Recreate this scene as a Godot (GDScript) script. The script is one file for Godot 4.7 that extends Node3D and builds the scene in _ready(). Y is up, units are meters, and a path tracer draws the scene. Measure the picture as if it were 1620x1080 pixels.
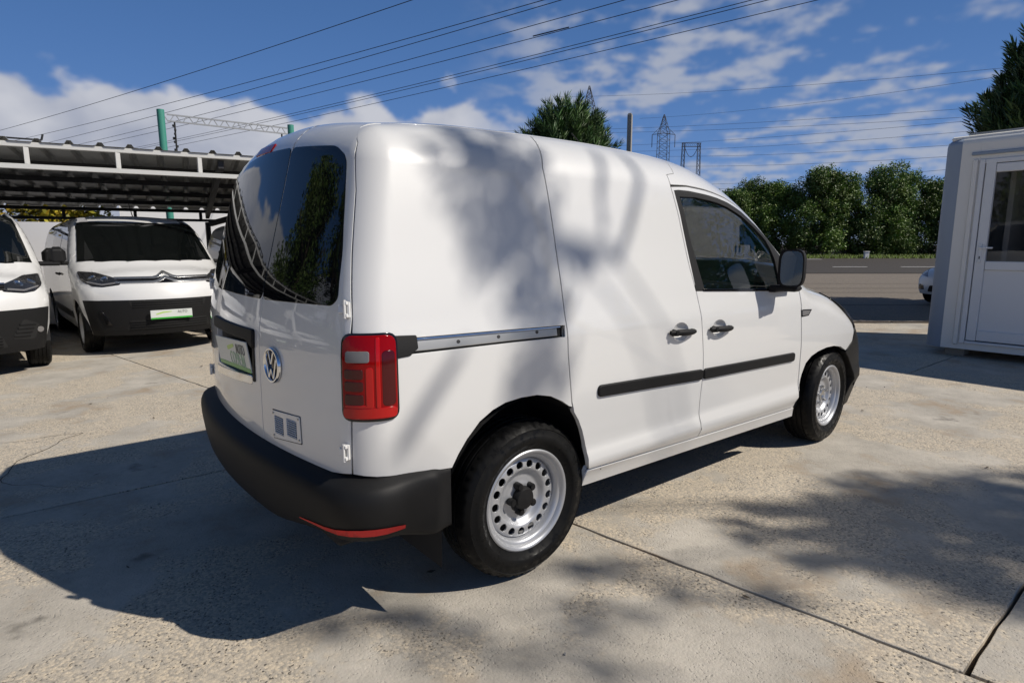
extends Node3D
# A used-van lot in the morning sun: a white panel van in front, more vans under a carport, an office cabin to the right.

const RHO := 0.3
const CAM := Vector3(-1.4418, 1.3044, 2.5188)
const VD := Vector3(0.63273, 0, -0.77437)   # level view direction
const VR := Vector3(0.77437, 0, 0.63273)    # to the right of it
const CU := Vector3(0.982, 0, 0.186)        # along the carport front
const CW := Vector3(0.186, 0, -0.982)       # towards the carport back

var rng := RandomNumberGenerator.new()
var M := {}


func _ready() -> void:
	rng.seed = 20240917
	# camera
	var cam := Camera3D.new()
	cam.name = "camera"
	var yaw := -0.8857
	var pit := 0.1581
	var look := Vector3(cos(yaw) * cos(pit), -sin(pit), sin(yaw) * cos(pit))
	add_child(cam)
	cam.look_at_from_position(CAM, CAM + look, Vector3.UP)
	cam.fov = 59.22
	cam.near = 0.05
	cam.far = 2000.0
	cam.current = true
	# sky, exposure
	var env := Environment.new()
	env.background_mode = Environment.BG_SKY
	var sky := Sky.new()
	sky.sky_material = make_sky()
	env.sky = sky
	env.tonemap_mode = Environment.TONE_MAPPER_LINEAR
	env.tonemap_exposure = 0.91
	env.sdfgi_enabled = true
	env.ssao_enabled = true
	env.ssil_enabled = true
	var we := WorldEnvironment.new()
	we.name = "world_environment"
	we.environment = env
	add_child(we)
	# sun: from the right, a little behind the camera
	var sun := DirectionalLight3D.new()
	sun.name = "sun"
	sun.light_energy = 1.6
	sun.light_color = Color(1.0, 0.97, 0.925)
	sun.light_angular_distance = 0.53
	sun.shadow_enabled = true
	add_child(sun)
	sun.look_at_from_position(SUN * 50.0, Vector3.ZERO, Vector3.UP)

	make_materials()
	build_ground()
	build_road()
	build_carport()
	build_cabin()
	build_yard_far()
	build_hedge()
	build_conifers()
	build_lines()
	build_shade_tree()
	build_panel_van()
	build_front_vans()
	build_high_van()
	build_small_car()

const SUN := Vector3(0.4402, 0.6878, 0.5777)


# ---------------------------------------------------------------- mesh building
class MB:
	var v := PackedVector3Array()
	var n := PackedVector3Array()
	var t := PackedVector2Array()
	var i := PackedInt32Array()

	func vert(p: Vector3, nn: Vector3, uv := Vector2.ZERO) -> int:
		v.append(p)
		n.append(nn)
		t.append(uv)
		return v.size() - 1

	func tri(a: int, b: int, c: int) -> void:
		var g := (v[b] - v[a]).cross(v[c] - v[a])
		if g.dot(n[a] + n[b] + n[c]) > 0.0:
			i.append_array([a, c, b])
		else:
			i.append_array([a, b, c])

	func quad(a: int, b: int, c: int, d: int) -> void:
		tri(a, b, c)
		tri(a, c, d)

	func flat(ps: Array, nn: Vector3, uvs := []) -> void:
		var k := v.size()
		for q in ps.size():
			vert(ps[q], nn, uvs[q] if uvs.size() else Vector2(ps[q].x + ps[q].z, ps[q].y))
		for q in range(1, ps.size() - 1):
			tri(k, k + q, k + q + 1)

	# a bevelled box
	func box(c: Vector3, s: Vector3, bev := 0.0, b := Basis.IDENTITY) -> void:
		var h := s * 0.5
		bev = minf(bev, minf(h.x, minf(h.y, h.z)) * 0.95)
		var id := {}
		for ax in 3:
			for sg in [-1.0, 1.0]:
				var nn := Vector3.ZERO
				nn[ax] = sg
				var a1 := (ax + 1) % 3
				var a2 := (ax + 2) % 3
				for q in [[-1.0, -1.0], [1.0, -1.0], [1.0, 1.0], [-1.0, 1.0]]:
					var p := Vector3.ZERO
					p[ax] = sg * h[ax]
					p[a1] = q[0] * (h[a1] - bev)
					p[a2] = q[1] * (h[a2] - bev)
					var sgn := Vector3.ZERO
					sgn[ax] = sg
					sgn[a1] = q[0]
					sgn[a2] = q[1]
					id[[ax, sgn]] = vert(c + b * p, b * nn, Vector2(p[a1], p[a2]))
				var e := []
				for q in [[-1.0, -1.0], [1.0, -1.0], [1.0, 1.0], [-1.0, 1.0]]:
					var sgn := Vector3.ZERO
					sgn[ax] = sg
					sgn[a1] = q[0]
					sgn[a2] = q[1]
					e.append(id[[ax, sgn]])
				quad(e[0], e[1], e[2], e[3])
		if bev <= 0.0:
			return
		for ax in 3:   # edges along ax
			var a1 := (ax + 1) % 3
			var a2 := (ax + 2) % 3
			for q in [[-1.0, -1.0], [1.0, -1.0], [1.0, 1.0], [-1.0, 1.0]]:
				var s0 := Vector3.ZERO
				s0[ax] = -1.0
				s0[a1] = q[0]
				s0[a2] = q[1]
				var s1 := s0
				s1[ax] = 1.0
				quad(id[[a1, s0]], id[[a1, s1]], id[[a2, s1]], id[[a2, s0]])
		for x in [-1.0, 1.0]:
			for y in [-1.0, 1.0]:
				for z in [-1.0, 1.0]:
					var s0 := Vector3(x, y, z)
					tri(id[[0, s0]], id[[1, s0]], id[[2, s0]])

	# a bar of rectangular section between two points
	func bar(a: Vector3, b: Vector3, w: float, h: float, bev := 0.0, up := Vector3.UP) -> void:
		var d := b - a
		var f := d.normalized()
		if absf(f.dot(up)) > 0.99:
			up = Vector3.RIGHT if absf(f.x) < 0.9 else Vector3.BACK
		var s := f.cross(up).normalized()
		var u := s.cross(f)
		box((a + b) * 0.5, Vector3(d.length(), h, w), bev, Basis(f, u, s))

	# a round bar along a list of points
	func tube(ps: Array, rs, sides := 8, cap := true) -> void:
		var ring := []
		var ref := Vector3.UP
		for k in ps.size():
			var d: Vector3 = (ps[mini(k + 1, ps.size() - 1)] - ps[maxi(k - 1, 0)]).normalized()
			if absf(d.dot(ref)) > 0.95:
				ref = Vector3.RIGHT if absf(d.x) < 0.9 else Vector3.BACK
			var s := d.cross(ref).normalized()
			var u := s.cross(d)
			var r: float = rs[k] if rs is Array else rs
			var row := []
			for q in sides + 1:
				var an := TAU * q / sides
				var o := s * cos(an) + u * sin(an)
				row.append(vert(ps[k] + o * r, o, Vector2(float(q) / sides, k)))
			ring.append(row)
			if cap and (k == 0 or k == ps.size() - 1):
				var nn := -d if k == 0 else d
				var c0 := vert(ps[k], nn)
				var pr := -1
				for q in sides + 1:
					var an := TAU * q / sides
					var x := vert(ps[k] + (s * cos(an) + u * sin(an)) * r, nn)
					if pr >= 0:
						tri(c0, pr, x)
					pr = x
		for k in ps.size() - 1:
			for q in sides:
				quad(ring[k][q], ring[k][q + 1], ring[k + 1][q + 1], ring[k + 1][q])

	# a profile of (radius, along) points turned about the z axis; sharp: split normals at points listed
	func lathe(prof: Array, seg := 64, o := Vector3.ZERO, jag := {}) -> void:
		var m := prof.size()
		for k in m - 1:
			var p0: Vector2 = prof[k]
			var p1: Vector2 = prof[k + 1]
			var nf := Vector2(p1.y - p0.y, -(p1.x - p0.x))
			if nf.length() < 1e-9:
				continue
			nf = nf.normalized()
			var na := nf
			var nb := nf
			if k > 0:
				var d: Vector2 = p0 - prof[k - 1]
				var q := Vector2(d.y, -d.x).normalized()
				if q.dot(nf) > 0.72:
					na = (q + nf).normalized()
			if k < m - 2:
				var d: Vector2 = prof[k + 2] - p1
				var q := Vector2(d.y, -d.x).normalized()
				if q.dot(nf) > 0.72:
					nb = (q + nf).normalized()
			var pa := -1
			var pb := -1
			for s in seg + 1:
				var an := TAU * s / seg
				var ca := cos(an)
				var sa := sin(an)
				var j0 := 0.0
				var j1 := 0.0
				if jag.has(k) and (s % 4) < 2:
					j0 = jag[k]
				if jag.has(k + 1) and (s % 4) < 2:
					j1 = jag[k + 1]
				var xa := vert(o + Vector3(ca * (p0.x - j0), sa * (p0.x - j0), p0.y), Vector3(ca * na.x, sa * na.x, na.y), Vector2(float(s) / seg, p0.y))
				var xb := vert(o + Vector3(ca * (p1.x - j1), sa * (p1.x - j1), p1.y), Vector3(ca * nb.x, sa * nb.x, nb.y), Vector2(float(s) / seg, p1.y))
				if pa >= 0:
					quad(pa, xa, xb, pb)
				pa = xa
				pb = xb

	# a flat outline (in x, y) pushed along z from z0 to z1
	func prism(outline: PackedVector2Array, z0: float, z1: float, xf := Transform3D.IDENTITY) -> void:
		var id := Geometry2D.triangulate_polygon(outline)
		for zz in [[z0, -1.0], [z1, 1.0]]:
			var k := v.size()
			for p in outline:
				vert(xf * Vector3(p.x, p.y, zz[0]), xf.basis * Vector3(0, 0, zz[1] * signf(z1 - z0)), p)
			for q in range(0, id.size(), 3):
				tri(k + id[q], k + id[q + 1], k + id[q + 2])
		var cw := Geometry2D.is_polygon_clockwise(outline)
		for q in outline.size():
			var a := outline[q]
			var b := outline[(q + 1) % outline.size()]
			var d := (b - a).normalized()
			var o := Vector2(d.y, -d.x) * (-1.0 if cw else 1.0)
			var nn: Vector3 = xf.basis * Vector3(o.x, o.y, 0)
			flat([xf * Vector3(a.x, a.y, z0), xf * Vector3(b.x, b.y, z0), xf * Vector3(b.x, b.y, z1), xf * Vector3(a.x, a.y, z1)], nn)

	func add(o: MB, xf := Transform3D.IDENTITY) -> void:
		var k := v.size()
		for q in o.v.size():
			v.append(xf * o.v[q])
			n.append((xf.basis * o.n[q]).normalized())
			t.append(o.t[q])
		for q in range(0, o.i.size(), 3):
			tri(k + o.i[q], k + o.i[q + 1], k + o.i[q + 2])

	# left-right mirror image (z changes sign)
	func mirror() -> MB:
		var o := MB.new()
		o.add(self, Transform3D(Basis(Vector3(1, 0, 0), Vector3(0, 1, 0), Vector3(0, 0, -1)), Vector3.ZERO))
		return o

	func commit() -> ArrayMesh:
		var m := ArrayMesh.new()
		if v.is_empty():
			return m
		var a := []
		a.resize(Mesh.ARRAY_MAX)
		a[Mesh.ARRAY_VERTEX] = v
		a[Mesh.ARRAY_NORMAL] = n
		a[Mesh.ARRAY_TEX_UV] = t
		a[Mesh.ARRAY_TEX_UV2] = t
		a[Mesh.ARRAY_INDEX] = i
		m.add_surface_from_arrays(Mesh.PRIMITIVE_TRIANGLES, a)
		return m


# A car body as a smooth solid: tables give the half width by height, the plan taper, the rear, the roof line and the nose.
class Body:
	var hw: PackedFloat32Array
	var plan: PackedFloat32Array
	var rear: PackedFloat32Array
	var top: PackedFloat32Array
	var front: PackedFloat32Array
	var rearc := 0.08
	var crown := 0.1
	var frontc := 0.3
	var ra := 0.15
	var rb := 0.09
	var redge := 0.095   # the upright rear corners are tighter
	var rx := 1.7
	var rdrop := 0.0    # how much tighter the roof edge is at the tail
	var tc0 := 1.2      # the windscreen bows forward from here
	var tcl := 1.0
	var tca := 0.3
	var tch := 99.0     # and less so over the bonnet
	var x0 := -0.45     # the side wraps round the rear corner from here
	var x1 := 3.0       # and round the front corner from here
	var z0 := 0.6
	var ytop := 1.45
	var drop := 0.3
	var xr := -0.3      # the rear face is seen from here
	var yr := 1.5
	var xf := 2.8       # and the front from here
	var ylow := 0.55
	const XA := -5.0
	const XB := 5.0
	const YB := 3.0

	static func lut(tab: Array, a: float, b: float) -> PackedFloat32Array:
		var n := tab.size()
		var d := []
		var m := []
		for i in n - 1:
			d.append((tab[i + 1][1] - tab[i][1]) / (tab[i + 1][0] - tab[i][0]))
		for i in n:
			if i == 0:
				m.append(d[0])
			elif i == n - 1:
				m.append(d[n - 2])
			elif d[i - 1] * d[i] <= 0.0:
				m.append(0.0)
			else:
				var h0: float = tab[i][0] - tab[i - 1][0]
				var h1: float = tab[i + 1][0] - tab[i][0]
				var w1 := 2 * h1 + h0
				var w2 := h1 + 2 * h0
				m.append((w1 + w2) / (w1 / d[i - 1] + w2 / d[i]))
		var out := PackedFloat32Array()
		out.resize(1026)
		for k in 1026:
			var x := a + (b - a) * k / 1024.0
			if x <= tab[0][0]:
				out[k] = tab[0][1] + m[0] * (x - tab[0][0])
			elif x >= tab[n - 1][0]:
				out[k] = tab[n - 1][1] + m[n - 1] * (x - tab[n - 1][0])
			else:
				var i := 0
				while tab[i + 1][0] < x:
					i += 1
				var h: float = tab[i + 1][0] - tab[i][0]
				var s: float = (x - tab[i][0]) / h
				out[k] = tab[i][1] * (1 + 2 * s) * (1 - s) * (1 - s) + m[i] * h * s * (1 - s) * (1 - s) + tab[i + 1][1] * s * s * (3 - 2 * s) + m[i + 1] * h * s * s * (s - 1)
		return out

	func setup(thw: Array, tplan: Array, trear: Array, ttop: Array, tfront: Array) -> void:
		hw = lut(thw, 0.0, YB)
		rear = lut(trear, 0.0, YB)
		front = lut(tfront, 0.0, YB)
		plan = lut(tplan, XA, XB)
		top = lut(ttop, XA, XB)

	func ly(l: PackedFloat32Array, y: float) -> float:
		var k := clampf(y * (1024.0 / YB), 0.0, 1024.0)
		var j := int(k)
		return l[j] + (l[j + 1] - l[j]) * (k - j)

	func lx(l: PackedFloat32Array, x: float) -> float:
		var k := clampf((x - XA) * (1024.0 / (XB - XA)), 0.0, 1024.0)
		var j := int(k)
		return l[j] + (l[j + 1] - l[j]) * (k - j)

	func F(p: Vector3) -> float:
		var z := absf(p.z)
		var q := minf(z * z * 1.5625, 1.6)
		var a := z - ly(hw, p.y) * lx(plan, p.x)
		var b := ly(rear, p.y) + rearc * q - p.x
		var bow := tca * clampf((p.x - tc0) / tcl, 0.0, 1.0)
		if p.x > tch:
			bow *= 1.0 - 0.5 * clampf((p.x - tch) / 0.4, 0.0, 1.0)
		var xx := p.x + bow * q
		var g := (lx(top, xx + 0.02) - lx(top, xx - 0.02)) * 25.0
		var c := (p.y - lx(top, xx) + crown * q) / sqrt(1.0 + g * g)
		var d := p.x - ly(front, p.y) + frontc * q
		var R := ra + (rb - ra) * clampf((p.x - rx) * 2.0, 0.0, 1.0)
		var re := minf(R, redge)
		var ab := maxf(a, b)
		if ab > -re:
			ab = Vector2(maxf(a + re, 0.0), maxf(b + re, 0.0)).length() - re
		var cd := maxf(c, d)
		if cd > -R:
			cd = Vector2(maxf(c + R, 0.0), maxf(d + R, 0.0)).length() - R
		var m := maxf(ab, cd)
		if m <= -R:
			return m
		R -= rdrop * clampf((-0.25 - p.x) * 4.0, 0.0, 1.0)
		if m <= -R:
			return m
		return Vector2(maxf(ab + R, 0.0), maxf(cd + R, 0.0)).length() - R

	func N(p: Vector3) -> Vector3:
		var e := 0.004
		return Vector3(F(p + Vector3(e, 0, 0)) - F(p - Vector3(e, 0, 0)), F(p + Vector3(0, e, 0)) - F(p - Vector3(0, e, 0)), F(p + Vector3(0, 0, e)) - F(p - Vector3(0, 0, e))).normalized()

	func y0(x: float) -> float:
		return minf(ytop, lx(top, x) - drop)

	func march(o: Vector3, d: Vector3) -> Vector3:
		var t := 0.0
		for k in 40:
			var f := F(o + d * t)
			t -= f
			if absf(f) < 0.0002:
				break
		return o + d * t

	func ray(kind: String, u: float, w: float) -> Array:
		if kind == "side":
			var x := clampf(u, x0, x1)
			var h := Vector3(0, 0, 1)
			if u < x0:
				var th := (x0 - u) / RHO
				h = Vector3(-sin(th), 0, cos(th))
			elif u > x1:
				var th := (u - x1) / RHO
				h = Vector3(sin(th), 0, cos(th))
			var yy := y0(x)
			if w <= yy:
				return [Vector3(x, w, z0), h]
			var ph := (w - yy) / RHO
			return [Vector3(x, yy, z0), h * cos(ph) + Vector3.UP * sin(ph)]
		if kind == "rear":
			if w <= yr:
				return [Vector3(xr, w, u), Vector3(-1, 0, 0)]
			var ph := (w - yr) / RHO
			return [Vector3(xr, yr, u), Vector3(-cos(ph), sin(ph), 0)]
		if kind == "front":
			return [Vector3(xf, w, u), Vector3(1, 0, 0)]
		return [Vector3(u, ylow, w), Vector3(0, 1, 0)]

	func inv(kind: String, p: Vector3) -> Vector2:
		if kind == "side":
			var u := p.x
			var hd := p.z - z0
			if p.x < x0:
				u = x0 - RHO * atan2(x0 - p.x, p.z - z0)
				hd = Vector2(x0 - p.x, p.z - z0).length()
			elif p.x > x1:
				u = x1 + RHO * atan2(p.x - x1, p.z - z0)
				hd = Vector2(p.x - x1, p.z - z0).length()
			var yy := y0(clampf(p.x, x0, x1))
			return Vector2(u, p.y if p.y <= yy else yy + RHO * atan2(p.y - yy, hd))
		if kind == "rear":
			return Vector2(p.z, p.y if p.y <= yr else yr + RHO * atan2(p.y - yr, xr - p.x))
		if kind == "front":
			return Vector2(p.z, p.y)
		return Vector2(p.x, p.z)

	# a point of the side at (x, y), by looking straight across
	func sxy(x: float, y: float) -> Vector2:
		return inv("side", march(Vector3(x, y, 0.3), Vector3(0, 0, 1)))

	func at(kind: String, u: float, w: float) -> Vector3:
		var r := ray(kind, u, w)
		return march(r[0], r[1])

	func surf(kind: String, off := 0.0) -> Callable:
		return func(u: float, w: float) -> Array:
			var r := ray(kind, u, w)
			var p := march(r[0], r[1])
			var nn := N(p)
			return [p + nn * off, nn]


# A piece of a surface f(u, v) -> [point, normal] inside an outline, with holes, a rounded lip and an inward flange.
func panel(mb: MB, f: Callable, poly: PackedVector2Array, holes := [], cell := 0.04, depth := 0.02, lip := 0.0015, uo := Vector2.ZERO) -> void:
	var lo := poly[0]
	var hi := poly[0]
	for p in poly:
		lo = lo.min(p)
		hi = hi.max(p)
	var hb := []
	for h in holes:
		var r := Rect2(h[0], Vector2.ZERO)
		for p in h:
			r = r.expand(p)
		hb.append(r)
	var cache := {}
	var put := func(p: Vector2) -> int:
		var key := Vector2i(roundi(p.x * 20000.0), roundi(p.y * 20000.0))
		if not cache.has(key):
			var r: Array = f.call(p.x, p.y)
			cache[key] = mb.vert(r[0], r[1], p + uo)
		return cache[key]
	var nu := ceili((hi.x - lo.x) / cell)
	var nv := ceili((hi.y - lo.y) / cell)
	for a in nu:
		for b in nv:
			var c := lo + Vector2(a, b) * cell
			var sq := PackedVector2Array([c, c + Vector2(cell, 0), c + Vector2(cell, cell), c + Vector2(0, cell)])
			var got: Array = Geometry2D.intersect_polygons(sq, poly)
			for h in holes.size():
				if hb[h].intersects(Rect2(c, Vector2(cell, cell))):
					var nxt := []
					for g in got:
						for g2 in Geometry2D.clip_polygons(g, holes[h]):
							if not Geometry2D.is_polygon_clockwise(g2):
								nxt.append(g2)
					got = nxt
			for g in got:
				if g.size() == 4 and absf(absf((g[2] - g[0]).cross(g[3] - g[1])) - 2 * cell * cell) < 1e-7:
					mb.quad(put.call(g[0]), put.call(g[1]), put.call(g[2]), put.call(g[3]))
					continue
				var id := Geometry2D.triangulate_polygon(g)
				for k in range(0, id.size(), 3):
					mb.tri(put.call(g[id[k]]), put.call(g[id[k + 1]]), put.call(g[id[k + 2]]))
	if depth <= 0.0:
		return
	var loops := [[poly, 1.0]]
	for h in holes:
		loops.append([h, -1.0])
	for lp in loops:
		var pl: PackedVector2Array = dense(lp[0], cell)
		var sg: float = lp[1] * (-1.0 if Geometry2D.is_polygon_clockwise(pl) else 1.0)
		var pr := []
		var m := pl.size()
		for k in m + 1:
			var p := pl[k % m]
			var d0 := (p - pl[(k - 1 + m) % m]).normalized()
			var d1 := (pl[(k + 1) % m] - p).normalized()
			var o2 := (Vector2(d0.y, -d0.x) + Vector2(d1.y, -d1.x)).normalized() * sg
			var r: Array = f.call(p.x, p.y)
			var P: Vector3 = r[0]
			var nn: Vector3 = r[1]
			var r2: Array = f.call(p.x + o2.x * 0.004, p.y + o2.y * 0.004)
			var O: Vector3 = r2[0] - P
			O = (O - nn * O.dot(nn)).normalized()
			var row := [mb.vert(P, nn, p), mb.vert(P + O * lip * 0.75 - nn * lip * 0.5, (nn + O).normalized(), p), mb.vert(P + O * lip - nn * lip * 1.2, O, p), mb.vert(P + O * lip - nn * depth, O, p)]
			if pr.size():
				for q in 3:
					mb.quad(pr[q], row[q], row[q + 1], pr[q + 1])
			pr = row


func dense(pl: PackedVector2Array, step: float) -> PackedVector2Array:
	var out := PackedVector2Array()
	for k in pl.size():
		var a := pl[k]
		var b := pl[(k + 1) % pl.size()]
		var c := maxi(1, ceili(a.distance_to(b) / step))
		for q in c:
			out.append(a.lerp(b, float(q) / c))
	return out


func grow(pl: PackedVector2Array, d: float) -> PackedVector2Array:
	var r := Geometry2D.offset_polygon(pl, d, Geometry2D.JOIN_MITER)
	return r[0] if r.size() else pl


# an outline with its corners rounded
func rounded(pl: Array, r: float, seg := 5) -> PackedVector2Array:
	var out := PackedVector2Array()
	var m := pl.size()
	for k in m:
		var p: Vector2 = pl[k]
		var a: Vector2 = pl[(k - 1 + m) % m] - p
		var b: Vector2 = pl[(k + 1) % m] - p
		var rr := minf(r, minf(a.length(), b.length()) * 0.45)
		var p0 := p + a.normalized() * rr
		var p1 := p + b.normalized() * rr
		for s in seg + 1:
			var t := float(s) / seg
			out.append(p0.lerp(p, t).lerp(p.lerp(p1, t), t))
	return out


func rect(x0: float, y0: float, x1: float, y1: float, r := 0.0) -> PackedVector2Array:
	var q := [Vector2(x0, y0), Vector2(x1, y0), Vector2(x1, y1), Vector2(x0, y1)]
	return rounded(q, r) if r > 0 else PackedVector2Array(q)


func disc(c: Vector2, rx: float, ry: float, n := 20) -> PackedVector2Array:
	var out := PackedVector2Array()
	for k in n:
		out.append(c + Vector2(cos(TAU * k / n) * rx, sin(TAU * k / n) * ry))
	return out


# ---------------------------------------------------------------- naming
func thing(called: String, label: String, category: String, group := "", at := Vector3.ZERO, turn := 0.0) -> Node3D:
	var o := Node3D.new()
	o.name = called
	o.position = at
	o.rotation.y = turn
	add_child(o, true)
	mark(o, label, category, group)
	return o


func mark(o: Node, label: String, category: String, group := "") -> void:
	o.set_meta("label", label)
	o.set_meta("category", category)
	if group != "":
		o.set_meta("group", group)


func part(parent: Node3D, called: String, mesh, mat: Material, label := "") -> MeshInstance3D:
	var o := MeshInstance3D.new()
	o.name = called
	o.mesh = mesh.commit() if mesh is MB else mesh
	o.material_override = mat
	parent.add_child(o, true)
	if label != "":
		o.set_meta("label", label)
	return o


func struct(called: String, mesh, mat: Material) -> MeshInstance3D:
	var o := part(self, called, mesh, mat)
	o.set_meta("kind", "structure")
	return o


func lettering(parent: Node3D, called: String, s: String, height: float, mat: Material, xf: Transform3D, font := "Droid Sans") -> MeshInstance3D:
	var t := TextMesh.new()
	var f := SystemFont.new()
	f.font_names = PackedStringArray([font])
	t.font = f
	t.text = s
	t.font_size = 32
	t.pixel_size = height / 23.0
	t.depth = 0.001
	t.curve_step = 2.0
	var o := part(parent, called, t, mat)
	o.transform = xf
	return o


# the level of the yard: flat round the van, falling gently towards the carport
func gy(z: float) -> float:
	return -0.018 * maxf(0.0, -z - 2.0) if z > -12.0 else -0.18


# the level of the land beyond the yard, by distance along the view
func gh(x: float, z: float) -> float:
	var d := (Vector3(x, 0, z) - CAM).dot(VD)
	return maxf(0.0, d - 24.0) * 0.014 if d < 60.0 else 0.504 + (d - 60.0) * 0.002


func vw(lat: float, d: float, y := 0.0) -> Vector3:
	var p := CAM + VR * lat + VD * d
	return Vector3(p.x, y, p.z)


# a point of the carport: along its front, towards its back, up
func cp(u: float, w: float, y: float) -> Vector3:
	return Vector3(-0.1, y, -7.3) + CU * u + CW * w


# ---------------------------------------------------------------- materials
func lin(r: float, g: float, b: float, a := 1.0) -> Color:
	var c := Color(r, g, b).linear_to_srgb()
	c.a = a
	return c


func mat(called: String, c: Color, rough := 0.6, metal := 0.0) -> StandardMaterial3D:
	var m := StandardMaterial3D.new()
	m.resource_name = called
	m.albedo_color = c
	m.roughness = rough
	m.metallic = metal
	M[called] = m
	return m


func noise(kind: int, freq: float, seed_: int, oct := 4, gain := 0.5) -> FastNoiseLite:
	var f := FastNoiseLite.new()
	f.noise_type = kind
	f.frequency = freq
	f.seed = seed_
	f.fractal_octaves = oct
	f.fractal_gain = gain
	f.fractal_type = FastNoiseLite.FRACTAL_FBM if oct > 1 else FastNoiseLite.FRACTAL_NONE
	return f


func grain(f: FastNoiseLite, n: int) -> PackedByteArray:
	var im := f.get_seamless_image(n, n)
	im.convert(Image.FORMAT_L8)
	return im.get_data()


func picture(n: int, bytes: PackedByteArray, fmt: int) -> ImageTexture:
	return ImageTexture.create_from_image(Image.create_from_data(n, n, false, fmt, bytes))


func make_materials() -> void:
	var m := mat("white_paint", lin(0.68, 0.68, 0.67), 0.38)
	m.clearcoat_enabled = true
	m.clearcoat = 1.0
	m.clearcoat_roughness = 0.025
	mat("black_plastic", lin(0.009, 0.009, 0.0095), 0.58).metallic_specular = 0.35
	mat("black_gloss", lin(0.006, 0.006, 0.007), 0.12)
	mat("rubber_seal", lin(0.006, 0.006, 0.006), 0.8)
	m = mat("tyre_rubber", lin(0.008, 0.008, 0.008), 0.9)
	m.metallic_specular = 0.25
	var tn := NoiseTexture2D.new()
	tn.width = 256
	tn.height = 256
	tn.seamless = true
	tn.noise = noise(FastNoiseLite.TYPE_SIMPLEX, 0.03, 5)
	m.roughness_texture = tn
	m.uv1_triplanar = true
	m.uv1_scale = Vector3(3, 3, 3)
	mat("steel_rim", lin(0.46, 0.47, 0.49), 0.36, 0.55)
	mat("dark_inside", lin(0.012, 0.012, 0.013), 0.85)
	mat("seat_cloth", lin(0.014, 0.014, 0.015), 0.9)
	mat("chrome", lin(0.75, 0.76, 0.78), 0.06, 1.0)
	mat("aluminium", lin(0.42, 0.42, 0.41), 0.42, 0.75)
	mat("bright_steel", lin(0.5, 0.5, 0.5), 0.25, 0.9)
	m = mat("dark_glass", lin(0.004, 0.0045, 0.006), 0.02)
	m.metallic_specular = 0.42
	m = mat("door_glass", lin(0.01, 0.06, 0.045, 0.05), 0.0)
	m.transparency = BaseMaterial3D.TRANSPARENCY_ALPHA
	m = mat("screen_glass", lin(0.003, 0.004, 0.004, 0.86), 0.02)
	m.transparency = BaseMaterial3D.TRANSPARENCY_ALPHA
	m = mat("clear_lens", lin(0.30, 0.31, 0.33, 0.05), 0.02)
	m.transparency = BaseMaterial3D.TRANSPARENCY_ALPHA
	m = mat("red_lens", lin(0.24, 0.001, 0.002), 0.06)
	m.metallic_specular = 0.35
	m = mat("dark_red_lens", lin(0.06, 0.001, 0.002), 0.12)
	m = mat("bright_red_lens", lin(0.42, 0.004, 0.004), 0.08)
	mat("grey_lens", lin(0.17, 0.165, 0.165), 0.12)
	mat("red_reflector", lin(0.45, 0.008, 0.008), 0.2)
	mat("mirror_glass", lin(0.8, 0.82, 0.84), 0.01, 1.0)
	mat("plate_white", lin(0.62, 0.65, 0.62), 0.3)
	mat("plate_green", lin(0.03, 0.34, 0.03), 0.3)
	mat("plate_pale_green", lin(0.33, 0.52, 0.34), 0.3)
	mat("plate_lime", lin(0.38, 0.60, 0.08), 0.3)
	mat("plate_ink", lin(0.05, 0.055, 0.055), 0.4)
	mat("vent_slat", lin(0.42, 0.47, 0.55), 0.4)
	mat("frame_white", lin(0.62, 0.62, 0.60), 0.5)
	mat("zinc_sheet", lin(0.30, 0.305, 0.30), 0.5, 0.25)
	mat("dark_steel", lin(0.02, 0.02, 0.022), 0.6)
	mat("green_paint", lin(0.06, 0.27, 0.205), 0.45)
	m = mat("galvanised", lin(0.33, 0.34, 0.35), 0.5, 0.5)
	mat("wire", lin(0.012, 0.012, 0.014), 0.7)
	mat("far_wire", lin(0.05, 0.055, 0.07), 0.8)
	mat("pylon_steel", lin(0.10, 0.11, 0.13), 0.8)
	mat("banner", lin(0.66, 0.66, 0.68), 0.6)
	mat("banner_ink", lin(0.10, 0.10, 0.11), 0.6)
	mat("banner_faint", lin(0.42, 0.42, 0.44), 0.6)
	mat("plaster_white", lin(0.74, 0.74, 0.74), 0.8)
	mat("road_paint", lin(0.72, 0.72, 0.70), 0.7)
	mat("stone_white", lin(0.68, 0.68, 0.66), 0.8)
	mat("bark", lin(0.10, 0.075, 0.05), 0.9)
	mat("cabin_shell", lin(0.78, 0.765, 0.72), 0.45)
	mat("cabin_blue", lin(0.27, 0.33, 0.42), 0.5)
	mat("upvc", lin(0.74, 0.75, 0.76), 0.28)
	m = mat("room_glass", lin(0.03, 0.035, 0.04, 0.22), 0.02)
	m.transparency = BaseMaterial3D.TRANSPARENCY_ALPHA
	mat("room_wall", lin(0.30, 0.29, 0.27), 0.9)
	mat("silver_paint", lin(0.42, 0.47, 0.53), 0.3).clearcoat_enabled = true
	mat("paper", lin(0.75, 0.76, 0.75), 0.7)
	mat("concrete_post", lin(0.30, 0.29, 0.27), 0.85)
	for q in [["leaf", 0.090, 0.150, 0.030, 0.075], ["needle", 0.050, 0.110, 0.028, 0.04], ["yellow_leaf", 0.34, 0.27, 0.025, 0.12], ["grass_blade", 0.09, 0.14, 0.03, 0.05]]:
		m = mat(q[0], lin(q[1], q[2], q[3]), 0.55)
		m.vertex_color_use_as_albedo = true
		m.backlight_enabled = true
		m.backlight = lin(q[4] * 1.2, q[4] * 2.0, q[4] * 0.4)
		m.cull_mode = BaseMaterial3D.CULL_DISABLED
	make_stone()


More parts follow.
